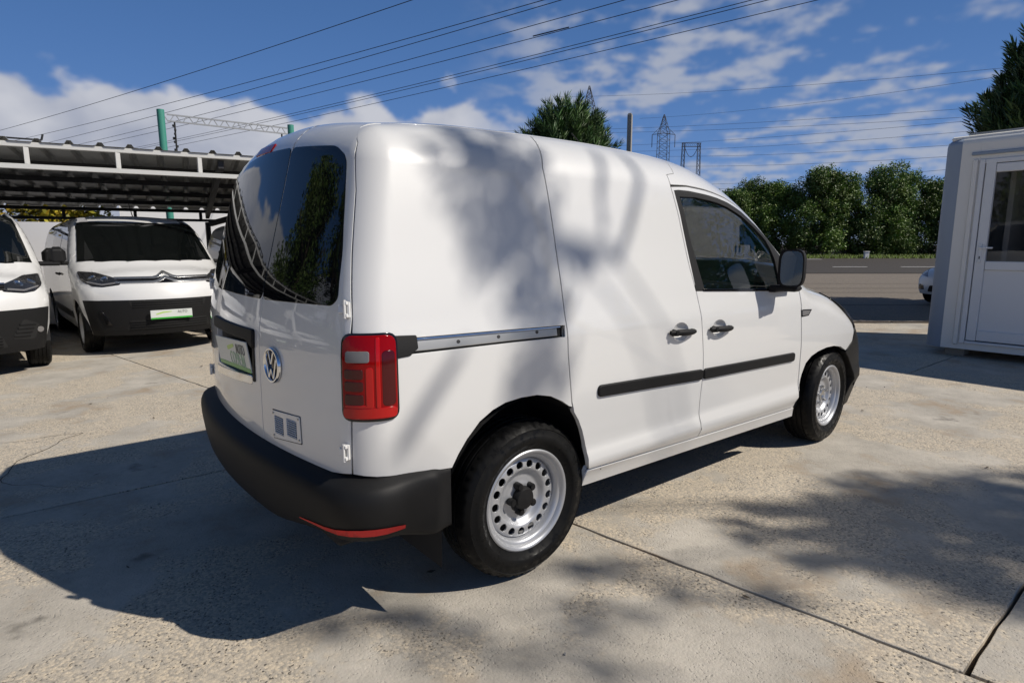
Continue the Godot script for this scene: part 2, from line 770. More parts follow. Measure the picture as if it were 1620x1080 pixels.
# concrete: a worn, pebbly face under a film of smooth cement that is gone in patches; asphalt; rust-free dust
func make_stone() -> void:
	var n := 1024
	var cell := noise(FastNoiseLite.TYPE_CELLULAR, 0.16, 3, 1)
	cell.cellular_return_type = FastNoiseLite.RETURN_DISTANCE
	var tone := noise(FastNoiseLite.TYPE_CELLULAR, 0.16, 3, 1)
	tone.cellular_return_type = FastNoiseLite.RETURN_CELL_VALUE
	var pit := noise(FastNoiseLite.TYPE_SIMPLEX_SMOOTH, 0.10, 8, 2, 0.5)
	var a := grain(cell, n)
	var b := grain(tone, n)
	var c := grain(noise(FastNoiseLite.TYPE_SIMPLEX, 0.30, 11, 3, 0.7), n)
	var d := grain(pit, n)
	var e := grain(noise(FastNoiseLite.TYPE_SIMPLEX, 0.012, 21, 4, 0.6), n)
	var col := PackedByteArray()
	col.resize(n * n * 3)
	var hei := PackedByteArray()
	hei.resize(n * n)
	for k in n * n:
		var peb := a[k] / 255.0
		var g := c[k] / 255.0 - 0.5
		var deep := clampf((d[k] / 255.0 - 0.68) * 9.0, 0.0, 1.0) * clampf((e[k] / 255.0 - 0.30) * 3.0, 0.0, 1.0)
		var l := 0.735 + (b[k] / 255.0 - 0.5) * 0.16 - peb * peb * 0.16 + g * 0.22
		l *= 1.0 - 0.58 * deep
		var warm := 0.5 + (b[k] / 255.0 - 0.5) * 0.9
		col[k * 3] = clampi(int(255.0 * l * (1.0 + 0.03 * warm)), 0, 255)
		col[k * 3 + 1] = clampi(int(255.0 * l * 0.955), 0, 255)
		col[k * 3 + 2] = clampi(int(255.0 * l * (0.885 - 0.05 * warm)), 0, 255)
		hei[k] = clampi(int(255.0 * (0.62 - 0.3 * peb + 0.22 * g - 0.55 * deep)), 0, 255)
	var fine := picture(n, col, Image.FORMAT_RGB8)
	var relief := picture(n, hei, Image.FORMAT_L8)
	# the film, and how whole it is, at a large scale
	n = 1024
	var p := grain(noise(FastNoiseLite.TYPE_SIMPLEX, 0.006, 31, 7, 0.62), n)
	var q := grain(noise(FastNoiseLite.TYPE_SIMPLEX, 0.010, 41, 6, 0.6), n)
	var s := grain(noise(FastNoiseLite.TYPE_SIMPLEX, 0.16, 51, 3, 0.6), n)
	var film := PackedByteArray()
	film.resize(n * n * 4)
	for k in n * n:
		var st := q[k] / 255.0
		var l := 0.67 + (st - 0.5) * 0.20 + (s[k] / 255.0 - 0.5) * 0.05
		var rust := clampf((0.36 - st) * 4.0, 0.0, 1.0)
		var oil := smoothstep(0.74, 0.86, p[k] / 255.0 * 0.5 + q[(k + 524800) % (n * n)] / 255.0 * 0.5)
		l *= 1.0 - 0.35 * oil
		film[k * 4] = clampi(int(255.0 * l * (1.0 + 0.05 * rust)), 0, 255)
		film[k * 4 + 1] = clampi(int(255.0 * l * (0.965 - 0.02 * rust)), 0, 255)
		film[k * 4 + 2] = clampi(int(255.0 * l * (0.905 - 0.09 * rust)), 0, 255)
		film[k * 4 + 3] = clampi(int(255.0 * (0.10 + 0.82 * smoothstep(0.42, 0.60, p[k] / 255.0 + (s[k] / 255.0 - 0.5) * 0.12))), 0, 255)
	var m := mat("concrete", Color.WHITE, 0.86)
	m.albedo_texture = fine
	m.heightmap_enabled = true
	m.heightmap_texture = relief
	m.heightmap_scale = 0.35
	m.uv1_scale = Vector3(1 / 1.7, 1 / 1.7, 1)
	m.detail_enabled = true
	m.detail_blend_mode = BaseMaterial3D.BLEND_MODE_MIX
	m.detail_albedo = picture(n, film, Image.FORMAT_RGBA8)
	m.detail_uv_layer = BaseMaterial3D.DETAIL_UV_2
	m.uv2_scale = Vector3(1 / 9.0, 1 / 9.0, 1)
	for w in [["apron", 0.62, 0.57, 0.54], ["asphalt", 0.33, 0.32, 0.32], ["earth", 0.30, 0.25, 0.20]]:
		var o: StandardMaterial3D = m.duplicate()
		o.resource_name = w[0]
		o.albedo_color = Color(w[1], w[2], w[3])
		o.detail_enabled = false
		if w[0] == "apron":
			o.albedo_color = Color(0.64, 0.63, 0.63)
		o.uv1_scale = Vector3(1 / 2.6, 1 / 2.6, 1)
		M[w[0]] = o


# ---------------------------------------------------------------- sky: blue air, a bank of cumulus round one half of the horizon, rippled high cloud over the other
func make_sky() -> PanoramaSkyMaterial:
	var w := 2048
	var h := 1024
	var puff := noise(FastNoiseLite.TYPE_SIMPLEX_SMOOTH, 1.0, 77, 6, 0.52)
	var ripple := noise(FastNoiseLite.TYPE_SIMPLEX_SMOOTH, 1.0, 99, 6, 0.58)
	var patch := noise(FastNoiseLite.TYPE_SIMPLEX_SMOOTH, 1.0, 123, 3, 0.5)
	var px := PackedFloat32Array()
	px.resize(w * h * 3)
	var mid := atan2(VD.x, -VD.z)   # where the camera looks
	for y in h:
		var el := (0.5 - (y + 0.5) / h) * PI
		var dg := rad_to_deg(el)
		var t := clampf(dg / 90.0, 0.0, 1.0)
		var base := Vector3(0.027, 0.052, 0.100).lerp(Vector3(0.066, 0.196, 0.54), pow(1.0 - t, 2.2))
		base = base.lerp(Vector3(0.17, 0.33, 0.66), pow(1.0 - t, 7.0))
		base = base.lerp(Vector3(0.33, 0.44, 0.64), pow(1.0 - t, 26.0))
		if dg < 0.0:
			base = Vector3(0.24, 0.23, 0.21)
		for x in w:
			var o := (y * w + x) * 3
			var c := base
			if dg >= 0.0:
				var az := (x + 0.5) / w * TAU
				var rel := wrapf(az - mid, -PI, PI)
				var dir := Vector3(sin(az) * cos(el), sin(el), -cos(az) * cos(el))
				var left := smoothstep(0.10, -0.10, rel) * smoothstep(-3.1, -2.9, rel)
				if left > 0.0 and dg < 24.0:
					var q := Vector3(dir.x * 7.0, sin(el) * 11.0, dir.z * 7.0)
					var nz := puff.get_noise_3dv(q)
					var lid := 12.7 + 1.4 * patch.get_noise_3d(dir.x * 2.6, 4.0, dir.z * 2.6)
					var den := nz * 0.42 + (lid - dg) * 0.12
					var cov := smoothstep(0.0, 0.14, den) * left
					if cov > 0.0:
						var lit := puff.get_noise_3dv(q + Vector3(0.20, 0.24, 0.14)) * 0.42 + (lid - dg - 1.9) * 0.12
						var sh := clampf(0.60 + (den - lit) * 1.3 - den * 0.45, 0.0, 1.0)
						var cc := Vector3(0.25, 0.29, 0.41).lerp(Vector3(0.64, 0.65, 0.70), sh)
						c = c.lerp(cc, cov * 0.93)
				if left < 1.0 or dg > 24.0:
					var fl := 1.0 / (sin(el) + 0.055)
					var q := Vector3(dir.x * fl * 1.05, 0.0, dir.z * fl * 1.05)
					var cells := ripple.get_noise_3d(q.x * 2.6 + 3.0, 1.0, q.z * 2.6)
					var area := patch.get_noise_3d(q.x * 0.22, 7.0, q.z * 0.22)
					var low := smoothstep(21.0, 7.0, dg)
					var cov := smoothstep(0.0, 0.6, cells + area * 0.9 + low * 0.42 - 0.33)
					cov *= (1.0 - left * smoothstep(40.0, 20.0, dg)) * smoothstep(90.0, 55.0, dg)
					c = c.lerp(Vector3(0.47, 0.50, 0.58), cov * 0.80)
			px[o] = c.x
			px[o + 1] = c.y
			px[o + 2] = c.z
	var im := Image.create_from_data(w, h, false, Image.FORMAT_RGBF, px.to_byte_array())
	var sm := PanoramaSkyMaterial.new()
	sm.panorama = ImageTexture.create_from_image(im)
	return sm


# ---------------------------------------------------------------- ground, yard, road
func land(mb: MB, l0: float, l1: float, d0: float, d1: float, dy: float, step: float, flat_yard := false) -> void:
	var nl := ceili((l1 - l0) / step)
	var nd := ceili((d1 - d0) / step)
	var id := []
	for a in nl + 1:
		for b in nd + 1:
			var p := vw(lerpf(l0, l1, float(a) / nl), lerpf(d0, d1, float(b) / nd))
			p.y = gh(p.x, p.z) + dy
			id.append(mb.vert(p, Vector3.UP, Vector2(p.x, p.z)))
	for a in nl:
		for b in nd:
			mb.quad(id[a * (nd + 1) + b], id[(a + 1) * (nd + 1) + b], id[(a + 1) * (nd + 1) + b + 1], id[a * (nd + 1) + b + 1])


func build_ground() -> void:
	# one sheet out to the horizon
	var mb := MB.new()
	land(mb, -40, 50, -40, 24, -0.24, 16.0)
	land(mb, -40, 50, 24, 60, -0.06, 12.0)
	land(mb, -600, 600, 60, 900, -0.06, 120.0)
	land(mb, -600, -40, -40, 60, -0.24, 100.0)
	land(mb, 50, 600, -40, 60, -0.24, 100.0)
	land(mb, -600, 600, -600, -40, -0.24, 140.0)
	struct("ground", mb, M.earth)

	# concrete slabs with open joints
	var lot := Node3D.new()
	lot.name = "yard_pavement"
	add_child(lot)
	lot.set_meta("kind", "structure")
	var edge := PackedVector2Array([Vector2(5.2, -5.2), Vector2(16.5, 4.0), Vector2(16.5, 13), Vector2(-16, 13), Vector2(-16, -21), Vector2(5.2, -21)])
	var lines := [[-15.2, 0.15], [-9.9, 0.15], [-4.75, 0.15], [0.385, 0.15], [5.47, 0.30], [10.7, 0.30], [17.5, 0.3]]
	var cross := [[-25.0, -19.0, -12.4, -6.5, -1.19, 3.6, 8.6, 14.0], [-25.0, -19.0, -12.4, -6.5, -1.19, 3.6, 8.6, 14.0], [-25.0, -18.2, -11.9, -6.45, -1.17, 3.75, 8.6, 14.0], [-25.0, -16.5, -11.6, -6.9, -2.45, 2.11, 6.7, 14.0], [-25.0, -9.0, -4.0, 0.4, 4.6, 9.0, 14.0], [-25.0, -1.2, 3.4, 7.6, 14.0]]
	var f := func(u: float, v: float) -> Array: return [Vector3(u, gy(v), v), Vector3.UP]
	var jit := noise(FastNoiseLite.TYPE_SIMPLEX, 1.7, 6, 3)
	for k in lines.size() - 1:
		for j in cross[k].size() - 1:
			var za: float = cross[k][j]
			var zb: float = cross[k][j + 1]
			var tilt := 0.02
			var q := PackedVector2Array()
			for c in [[lines[k], za], [lines[k + 1], za], [lines[k + 1], zb], [lines[k], zb]]:
				q.append(Vector2(c[0][0] + c[0][1] * c[1], c[1]))
			for g in Geometry2D.intersect_polygons(q, edge):
				var s := dense(grow(g, -0.0105), 0.12)
				for e in s.size():
					s[e] += Vector2(jit.get_noise_2dv(s[e] * 3.0), jit.get_noise_2dv(s[e] * 3.0 + Vector2(50, 0))) * 0.007
				var sl := MB.new()
				panel(sl, f, s, [], 1.0, 0.09, 0.004, Vector2(rng.randf(), rng.randf()) * 9.0)
				part(lot, "slab", sl, M.concrete)

	# a few branching cracks, open a few millimetres
	var cr := MB.new()
	for c in [[Vector2(-1.2, -2.6), 2.4, 1.6], [Vector2(4.3, -0.4), 2.0, 1.5]]:
		for br in 2:
			var p: Vector2 = c[0]
			var an: float = c[1] + br * 0.7
			var len_: float = c[2] * (1.0 - br * 0.55)
			var w := 0.0035 - br * 0.001
			var n := int(len_ / 0.05)
			for k in n:
				an += rng.randf_range(-0.45, 0.45)
				var q := p + Vector2(cos(an), sin(an)) * 0.05
				var s := Vector2(-sin(an), cos(an)) * w * (1.0 - 0.8 * k / n)
				cr.flat([Vector3(p.x - s.x, gy(p.y) + 0.0008, p.y - s.y), Vector3(q.x - s.x, gy(q.y) + 0.0008, q.y - s.y), Vector3(q.x + s.x, gy(q.y) + 0.0008, q.y + s.y), Vector3(p.x + s.x, gy(p.y) + 0.0008, p.y + s.y)], Vector3.UP)
				p = q
	part(lot, "hairline_cracks", cr, M.rubber_seal).set_meta("kind", "stuff")

	# small things lying on the concrete: pebbles and dry leaves
	var bits := MB.new()
	for k in 80:
		var p := Vector3(rng.randf_range(-2.5, 6.0), 0.004, rng.randf_range(-5.5, 2.3))
		p.y = gy(p.z) + 0.003
		var r := rng.randf_range(0.002, 0.006)
		bits.box(p, Vector3(r * 2.2, r * 1.2, r * 1.6), r * 0.4, Basis.from_euler(Vector3(0, rng.randf() * TAU, rng.randf() * 0.4)))
	var o := part(self, "pebbles", bits, M.concrete_post)
	o.set_meta("kind", "stuff")
	mark(o, "loose pebbles scattered over the concrete round the vans", "pebbles")
	var lv := MB.new()
	for k in 46:
		var p := Vector3(rng.randf_range(-2.2, 5.0), 0, rng.randf_range(-5.0, 2.2))
		p.y = gy(p.z) + 0.006
		var b := Basis.from_euler(Vector3(rng.randf_range(-0.2, 0.2), rng.randf() * TAU, rng.randf_range(-0.2, 0.2)))
		var s := rng.randf_range(0.012, 0.028)
		lv.flat([p + b * Vector3(-s, 0, 0), p + b * Vector3(0, s * 0.1, s * 0.35), p + b * Vector3(s, s * 0.3, 0), p + b * Vector3(0, 0, -s * 0.35)], Vector3.UP)
	o = part(self, "dry_leaves", lv, M.bark)
	o.set_meta("kind", "stuff")
	mark(o, "small brown dry leaves lying on the concrete", "leaves")


func build_road() -> void:
	# the paler apron between yard and road
	var mb := MB.new()
	land(mb, -40, 50, 10.28, 24, -0.03, 4.0)
	land(mb, -40, 50, 24, 28.0, -0.03, 4.0)
	struct("apron", mb, M.apron)
	# seams where strips of the apron were patched
	var sm := MB.new()
	for q in [[13.6, 0.10, -4, 30], [17.3, 0.05, 4, 34], [19.0, 0.07, 2, 34], [21.4, 0.05, 5, 36]]:
		land(sm, q[2], q[3], q[0], q[0] + q[1], -0.026, 3.0)
	struct("apron_seam", sm, M.asphalt)
	var kb := MB.new()
	for k in 26:
		var a := vw(-1.5 + k * 1.0, 10.22, -0.012)
		kb.bar(a, a + VR * 0.985, 0.10, 0.06, 0.012)
	struct("kerb_edging", kb, M.earth)
	mb = MB.new()
	land(mb, -90, 110, 28.0, 47.5, -0.012, 6.5)
	var road := struct("road", mb, M.asphalt)
	for k in 22:
		var l := -32.0 + k * 3.85
		var ln := MB.new()
		land(ln, l, l + 1.95, 33.9, 34.14, -0.007, 1.0)
		part(road, "lane_dash", ln, M.road_paint)
	var ln := MB.new()
	land(ln, -90, 23.4, 45.6, 45.95, -0.007, 20.0)
	part(road, "edge_line", ln, M.road_paint)
	# verge
	mb = MB.new()
	land(mb, -90, 110, 47.5, 60, -0.02, 4.0)
	struct("verge", mb, M.earth)
	var blades := MB.new()
	for k in 4:
		var b := Vector3(rng.randf_range(-0.05, 0.05), 0, rng.randf_range(-0.05, 0.05))
		var tip := b + Vector3(rng.randf_range(-0.08, 0.08), rng.randf_range(0.10, 0.2), rng.randf_range(-0.08, 0.08))
		var s := Vector3(cos(k * 1.3), 0, sin(k * 1.3)) * 0.02
		blades.flat([b - s, b + s, tip], Vector3.UP)
	var mm := MultiMesh.new()
	mm.transform_format = MultiMesh.TRANSFORM_3D
	mm.use_colors = true
	mm.mesh = blades.commit()
	mm.instance_count = 9000
	for k in 9000:
		var p := vw(rng.randf_range(-6, 56), rng.randf_range(47.7, 53.5))
		p.y = gh(p.x, p.z) - 0.02
		var sc := rng.randf_range(0.7, 1.6)
		mm.set_instance_transform(k, Transform3D(Basis(Vector3.UP, rng.randf() * TAU).scaled(Vector3(sc, sc, sc)), p))
		mm.set_instance_color(k, Color(1, 1, 1) * rng.randf_range(0.7, 1.3) + Color(0.25, 0.1, 0) * rng.randf())
	var g := MultiMeshInstance3D.new()
	g.name = "grass"
	g.multimesh = mm
	g.material_override = M.grass_blade
	add_child(g)
	g.set_meta("kind", "stuff")
	mark(g, "strip of short green grass along the far side of the road", "grass")
	# marker stone
	var p := vw(28.0, 47.9)
	p.y = gh(p.x, p.z)
	var t := thing("marker_stone", "short white marker stone standing in the roadside grass", "marker stone", "", p)
	t.basis = Basis(VR, Vector3.UP, -VD)
	var st := MB.new()
	st.box(Vector3(0, 0.22, 0), Vector3(0.34, 0.5, 0.22), 0.03)
	part(t, "block", st, M.stone_white)
	st = MB.new()
	st.box(Vector3(0, 0.5, 0), Vector3(0.4, 0.07, 0.28), 0.02)
	part(t, "cap", st, M.stone_white)


# ---------------------------------------------------------------- carport
func build_carport() -> void:
	var t := thing("carport", "long open carport with white lattice front and corrugated roof", "carport")
	var u0 := -12.0
	var u1 := 9.0
	var front := 2.60     # top of the front rail
	var deep := 6.6
	var back := 2.14
	var rail := func(called: String, a: Vector3, b: Vector3, w: float, h: float, m: Material) -> void:
		var r := MB.new()
		r.bar(a, b, w, h, 0.004)
		part(t, called, r, m)
	# roof sheets: trapezoid ribs every third of a metre
	var pitch := 0.335
	var per := 3
	var n := int((u1 - u0) / (pitch * per))
	for s in n:
		var mb := MB.new()
		var ups := []
		for r in per:
			var o := u0 + (s * per + r) * pitch
			for q in [[0.0, 0.0], [0.215, 0.0], [0.245, 0.045], [0.29, 0.045], [0.32, 0.0]]:
				ups.append([o + q[0], q[1]])
		ups.append([u0 + (s + 1) * per * pitch + 0.03, 0.002])
		for k in ups.size() - 1:
			var lift := 0.002 * (s % 2)
			var cs := []
			for side in [0.0, 0.0012]:
				for q in [[ups[k], -0.05, front + 0.004], [ups[k + 1], -0.05, front + 0.004], [ups[k + 1], deep, back + 0.010], [ups[k], deep, back + 0.010]]:
					cs.append(cp(q[0][0], q[1], q[2] + q[0][1] + lift + side))
			var nn: Vector3 = (cs[1] - cs[0]).cross(cs[3] - cs[0]).normalized()
			if nn.y < 0:
				nn = -nn
			mb.flat([cs[0], cs[1], cs[2], cs[3]], -nn)
			mb.flat([cs[4], cs[5], cs[6], cs[7]], nn)
			mb.flat([cs[0], cs[1], cs[5], cs[4]], -CW)
			mb.flat([cs[2], cs[3], cs[7], cs[6]], CW)
		part(t, "roof_sheet", mb, M.zinc_sheet)
	# the lattice at the front
	rail.call("front_top_rail", cp(u0, 0, front - 0.03), cp(u1, 0, front - 0.03), 0.06, 0.06, M.frame_white)
	rail.call("front_bottom_rail", cp(u0, 0, front - 0.30), cp(u1, 0, front - 0.30), 0.06, 0.06, M.frame_white)
	var k := 0
	var u := -1.14 - 12 * 0.98
	while u < u1:
		if u > u0:
			rail.call("front_upright", cp(u, 0, front - 0.27), cp(u, 0, front - 0.06), 0.055, 0.055, M.frame_white)
		u += 0.98
	# the same at the back, in dark steel
	rail.call("back_top_rail", cp(u0, deep - 0.1, back - 0.03), cp(u1, deep - 0.1, back - 0.03), 0.06, 0.07, M.dark_steel)
	rail.call("back_bottom_rail", cp(u0, deep - 0.1, back - 0.24), cp(u1, deep - 0.1, back - 0.24), 0.06, 0.06, M.dark_steel)
	u = -1.7 - 8 * 1.33
	while u < u1:
		if u > u0:
			rail.call("back_upright", cp(u, deep - 0.1, back - 0.21), cp(u, deep - 0.1, back - 0.065), 0.06, 0.06, M.dark_steel)
		u += 1.33
	for q in [1.3, 2.6, 3.9, 5.2]:
		var y := lerpf(front, back, q / deep) - 0.035
		rail.call("purlin", cp(u0, q, y), cp(u1, q, y), 0.05, 0.08, M.dark_steel)
	for q in [-11.0, -7.2, -3.9, 1.1, 4.6, 8.4]:
		rail.call("rafter", cp(q, 0.05, front - 0.13), cp(q, deep - 0.15, back - 0.14), 0.08, 0.12, M.dark_steel)
		rail.call("post", cp(q, deep - 0.1, -0.25), cp(q, deep - 0.1, back - 0.28), 0.1, 0.1, M.dark_steel)
	for q in [-11.0, -7.2, 4.6, 8.4]:
		rail.call("front_post", cp(q, 0.0, -0.2), cp(q, 0.0, front - 0.33), 0.09, 0.09, M.frame_white)
	rail.call("brace", cp(1.15, deep - 0.15, back - 0.32), cp(2.35, deep - 1.6, 2.17), 0.09, 0.12, M.dark_steel)
	# a dark pipe lying on the roof at the left
	var pm := thing("roof_pipe", "thin dark bent pipe lying on the left end of the carport roof", "pipe")
	var mb2 := MB.new()
	mb2.tube([cp(-4.0, 0.5, 2.74), cp(-1.02, 0.35, 2.685)], 0.012, 6)
	mb2.tube([cp(-1.02, 0.35, 2.685), cp(-1.0, 0.35, 2.76)], 0.014, 6)
	part(pm, "pipe", mb2, M.dark_steel)
	for q in [-1.8, -2.6]:
		mb2 = MB.new()
		mb2.tube([cp(q, 0.45, 2.70), cp(q - 0.12, 0.5, 2.64)], 0.01, 6)
		part(pm, "stay", mb2, M.dark_steel)


# ---------------------------------------------------------------- office cabin at the right
func build_cabin() -> void:
	var px := 7.10       # the face with the door
	var t := thing("office_cabin", "pale site cabin with rounded corners and a half glazed white door", "cabin", "", Vector3(px, 0, 0.06))
	var L := 3.6
	var D := 2.35
	var r := 0.19
	# walls as an outline seen from above with rounded corners, open at the door
	var wall := func(y0: float, y1: float, z0: float, z1: float) -> MB:
		var m := MB.new()
		m.box(Vector3(0.03, (y0 + y1) / 2, (z0 + z1) / 2), Vector3(0.06, y1 - y0, z1 - z0), 0.0)
		return m
	var dz0 := 0.37
	var dz1 := 1.47
	part(t, "wall", wall.call(0.1, 2.44, r + 0.001, dz0), M.cabin_shell)
	part(t, "wall", wall.call(0.1, 2.44, dz1, L - r), M.cabin_shell)
	part(t, "wall", wall.call(2.26, 2.44, dz0 + 0.001, dz1 - 0.001), M.cabin_shell)
	part(t, "wall", wall.call(0.1, 0.18, dz0 + 0.001, dz1 - 0.001), M.cabin_shell)
	var corner := func(cx: float, cz: float, a0: float, m: Material) -> void:
		var mb := MB.new()
		var pr := []
		for k in 11:
			var a := a0 + PI / 2 * k / 10.0
			var nn := Vector3(cos(a), 0, sin(a))
			var b := Vector3(cx, 0, cz)
			var row := []
			var prof := [[0.0, 0.1, 0.0]]
			prof.append([r, 0.1, -0.2])
			prof.append([r, 2.44, 0.0])
			for e in 5:
				var ph := PI / 2 * (e + 1) / 5.0
				prof.append([r - 0.09 + 0.09 * cos(ph), 2.44 + 0.09 * sin(ph), sin(ph)])
			for e in prof:
				row.append(mb.vert(b + nn * e[0] + Vector3.UP * e[1], (nn * (1.0 - absf(e[2])) + Vector3.UP * e[2]).normalized() if e[0] > 0.01 else Vector3.DOWN))
			if pr.size():
				for e in row.size() - 1:
					mb.quad(pr[e], row[e], row[e + 1], pr[e + 1])
			pr = row
		part(t, "corner_post", mb, m)
	corner.call(r, r, PI, M.cabin_blue)
	corner.call(r, L - r, PI / 2, M.cabin_shell)
	corner.call(D - r, r, -PI / 2, M.cabin_shell)
	corner.call(D - r, L - r, 0.0, M.cabin_shell)
	for q in [[Vector3(D / 2, 1.30, 0.03), Vector3(D - 2 * r - 0.002, 2.40, 0.06)], [Vector3(D / 2, 1.30, L - 0.03), Vector3(D - 2 * r - 0.002, 2.40, 0.06)], [Vector3(D - 0.03, 1.30, L / 2), Vector3(0.06, 2.40, L - 2 * r - 0.002)]]:
		var mb := MB.new()
		mb.box(q[0], q[1])
		part(t, "wall", mb, M.cabin_shell)
	# rounded eaves over the walls, roof, floor
	var mb := MB.new()
	for k in 7:
		var a0 := PI / 2 + PI / 2 * (6 - k) / 7.0
		var a1 := PI / 2 + PI / 2 * (7 - k) / 7.0
		var ids := []
		for q in [[a0, r], [a1, r], [a1, L - r], [a0, L - r]]:
			var nn := Vector3(cos(q[0]), sin(q[0]), 0)
			ids.append(mb.vert(Vector3(0.09, 2.44, q[1]) + nn * 0.09, nn))
		mb.quad(ids[0], ids[1], ids[2], ids[3])
	part(t, "eaves", mb, M.cabin_shell)
	mb = MB.new()
	mb.box(Vector3(D / 2, 2.525, L / 2), Vector3(D - 0.10, 0.05, L - 0.12), 0.02)
	part(t, "roof", mb, M.cabin_shell)
	mb = MB.new()
	mb.box(Vector3(D / 2 + 0.01, 2.565, L / 2 + 0.05), Vector3(D - 0.18, 0.03, L - 0.34), 0.008)
	part(t, "roof_sheet", mb, M.aluminium)
	mb = MB.new()
	mb.box(Vector3(D / 2, 0.13, L / 2), Vector3(D - 0.14, 0.06, L - 0.14))
	part(t, "floor", mb, M.room_wall)
	for q in [[0.25, 0.3], [0.25, L - 0.3], [D - 0.25, 0.3], [D - 0.25, L - 0.3]]:
		mb = MB.new()
		mb.box(Vector3(q[0], 0.045, q[1]), Vector3(0.2, 0.10, 0.2), 0.01)
		part(t, "footing_block", mb, M.concrete_post)
	# drip strip above the door and raised surround
	mb = MB.new()
	mb.box(Vector3(-0.012, 2.33, (dz0 + dz1) / 2), Vector3(0.03, 0.035, dz1 - dz0 + 0.16), 0.008)
	part(t, "drip_strip", mb, M.cabin_blue)
	for q in [[dz0 - 0.035, 1.24], [dz1 + 0.035, 1.24]]:
		mb = MB.new()
		mb.box(Vector3(-0.010, 1.21, q[0]), Vector3(0.03, 2.12, 0.05), 0.01)
		part(t, "door_surround", mb, M.cabin_shell)
	# the door
	var y0 := 0.20
	var y1 := 2.235
	mb = MB.new()
	for q in [[dz0 + 0.03, 0.052], [dz1 - 0.03, 0.052]]:
		mb.box(Vector3(0.015, (y0 + y1) / 2, q[0]), Vector3(0.07, y1 - y0 + 0.06, q[1]), 0.006)
	mb.box(Vector3(0.015, y1 + 0.004, (dz0 + dz1) / 2), Vector3(0.07, 0.05, dz1 - dz0 - 0.114), 0.006)
	mb.box(Vector3(0.015, y0 - 0.012, (dz0 + dz1) / 2), Vector3(0.08, 0.03, dz1 - dz0 - 0.114), 0.006)
	part(t, "door_frame", mb, M.upvc)
	var a := dz0 + 0.062
	var b := dz1 - 0.062
	var leaf := Node3D.new()
	leaf.name = "door"
	t.add_child(leaf)
	var bars := {"door_stile": [[Vector3(0.012, 1.2175, a + 0.05), Vector3(0.062, 2.015, 0.096)], [Vector3(0.012, 1.2175, b - 0.05), Vector3(0.062, 2.015, 0.096)]], "door_rail": [[Vector3(0.012, y1 - 0.075, (a + b) / 2), Vector3(0.062, 0.096, b - a - 0.2)], [Vector3(0.012, 1.08, (a + b) / 2), Vector3(0.062, 0.10, b - a - 0.2)], [Vector3(0.012, y0 + 0.075, (a + b) / 2), Vector3(0.062, 0.12, b - a - 0.2)]]}
	for key in bars:
		for q in bars[key]:
			mb = MB.new()
			mb.box(q[0], q[1], 0.008)
			part(leaf, key, mb, M.upvc)
	mb = MB.new()
	mb.box(Vector3(0.02, 0.68, (a + b) / 2), Vector3(0.03, 0.70, b - a - 0.2))
	part(leaf, "door_panel", mb, M.upvc)
	mb = MB.new()
	mb.flat([Vector3(0.02, 1.13, a + 0.1), Vector3(0.02, 1.13, b - 0.1), Vector3(0.02, y1 - 0.123, b - 0.1), Vector3(0.02, y1 - 0.123, a + 0.1)], Vector3(-1, 0, 0))
	part(leaf, "pane", mb, M.room_glass)
	mb = MB.new()
	mb.box(Vector3(-0.024, 1.22, a + 0.045), Vector3(0.012, 0.22, 0.032), 0.004)
	mb.tube([Vector3(-0.02, 1.28, a + 0.045), Vector3(-0.065, 1.28, a + 0.045)], 0.009, 8)
	mb.bar(Vector3(-0.062, 1.28, a + 0.038), Vector3(-0.062, 1.28, a + 0.165), 0.014, 0.02, 0.005)
	part(leaf, "door_handle", mb, M.upvc)
	mb = MB.new()
	mb.box(Vector3(-0.031, 1.17, a + 0.045), Vector3(0.004, 0.03, 0.010))
	part(leaf, "keyhole", mb, M.rubber_seal)
	# room behind the glass: a partition and a counter
	mb = MB.new()
	mb.box(Vector3(1.3, 1.25, 1.75), Vector3(0.05, 2.1, 3.2))
	mb.box(Vector3(0.8, 1.25, 0.62), Vector3(0.9, 2.1, 0.05))
	part(t, "partition", mb, M.room_wall)
	mb = MB.new()
	mb.box(Vector3(1.0, 1.0, 1.4), Vector3(0.5, 0.05, 1.4), 0.01)
	mb.box(Vector3(1.2, 1.62, 1.5), Vector3(0.04, 0.16, 1.6), 0.01)
	part(t, "counter", mb, M.room_wall)
	# downpipe behind the corner
	var dp := thing("downpipe", "slim white downpipe at the back corner of the cabin", "pipe", "", Vector3(px + 0.62, 0, 0.06))
	mb = MB.new()
	mb.tube([Vector3(0, 0.9, 0), Vector3(0, 2.15, 0)], 0.03, 10)
	part(dp, "pipe", mb, M.upvc)
	for y in [1.1, 2.0]:
		mb = MB.new()
		mb.box(Vector3(0, y, 0.03), Vector3(0.09, 0.03, 0.06), 0.004)
		part(dp, "bracket", mb, M.galvanised)


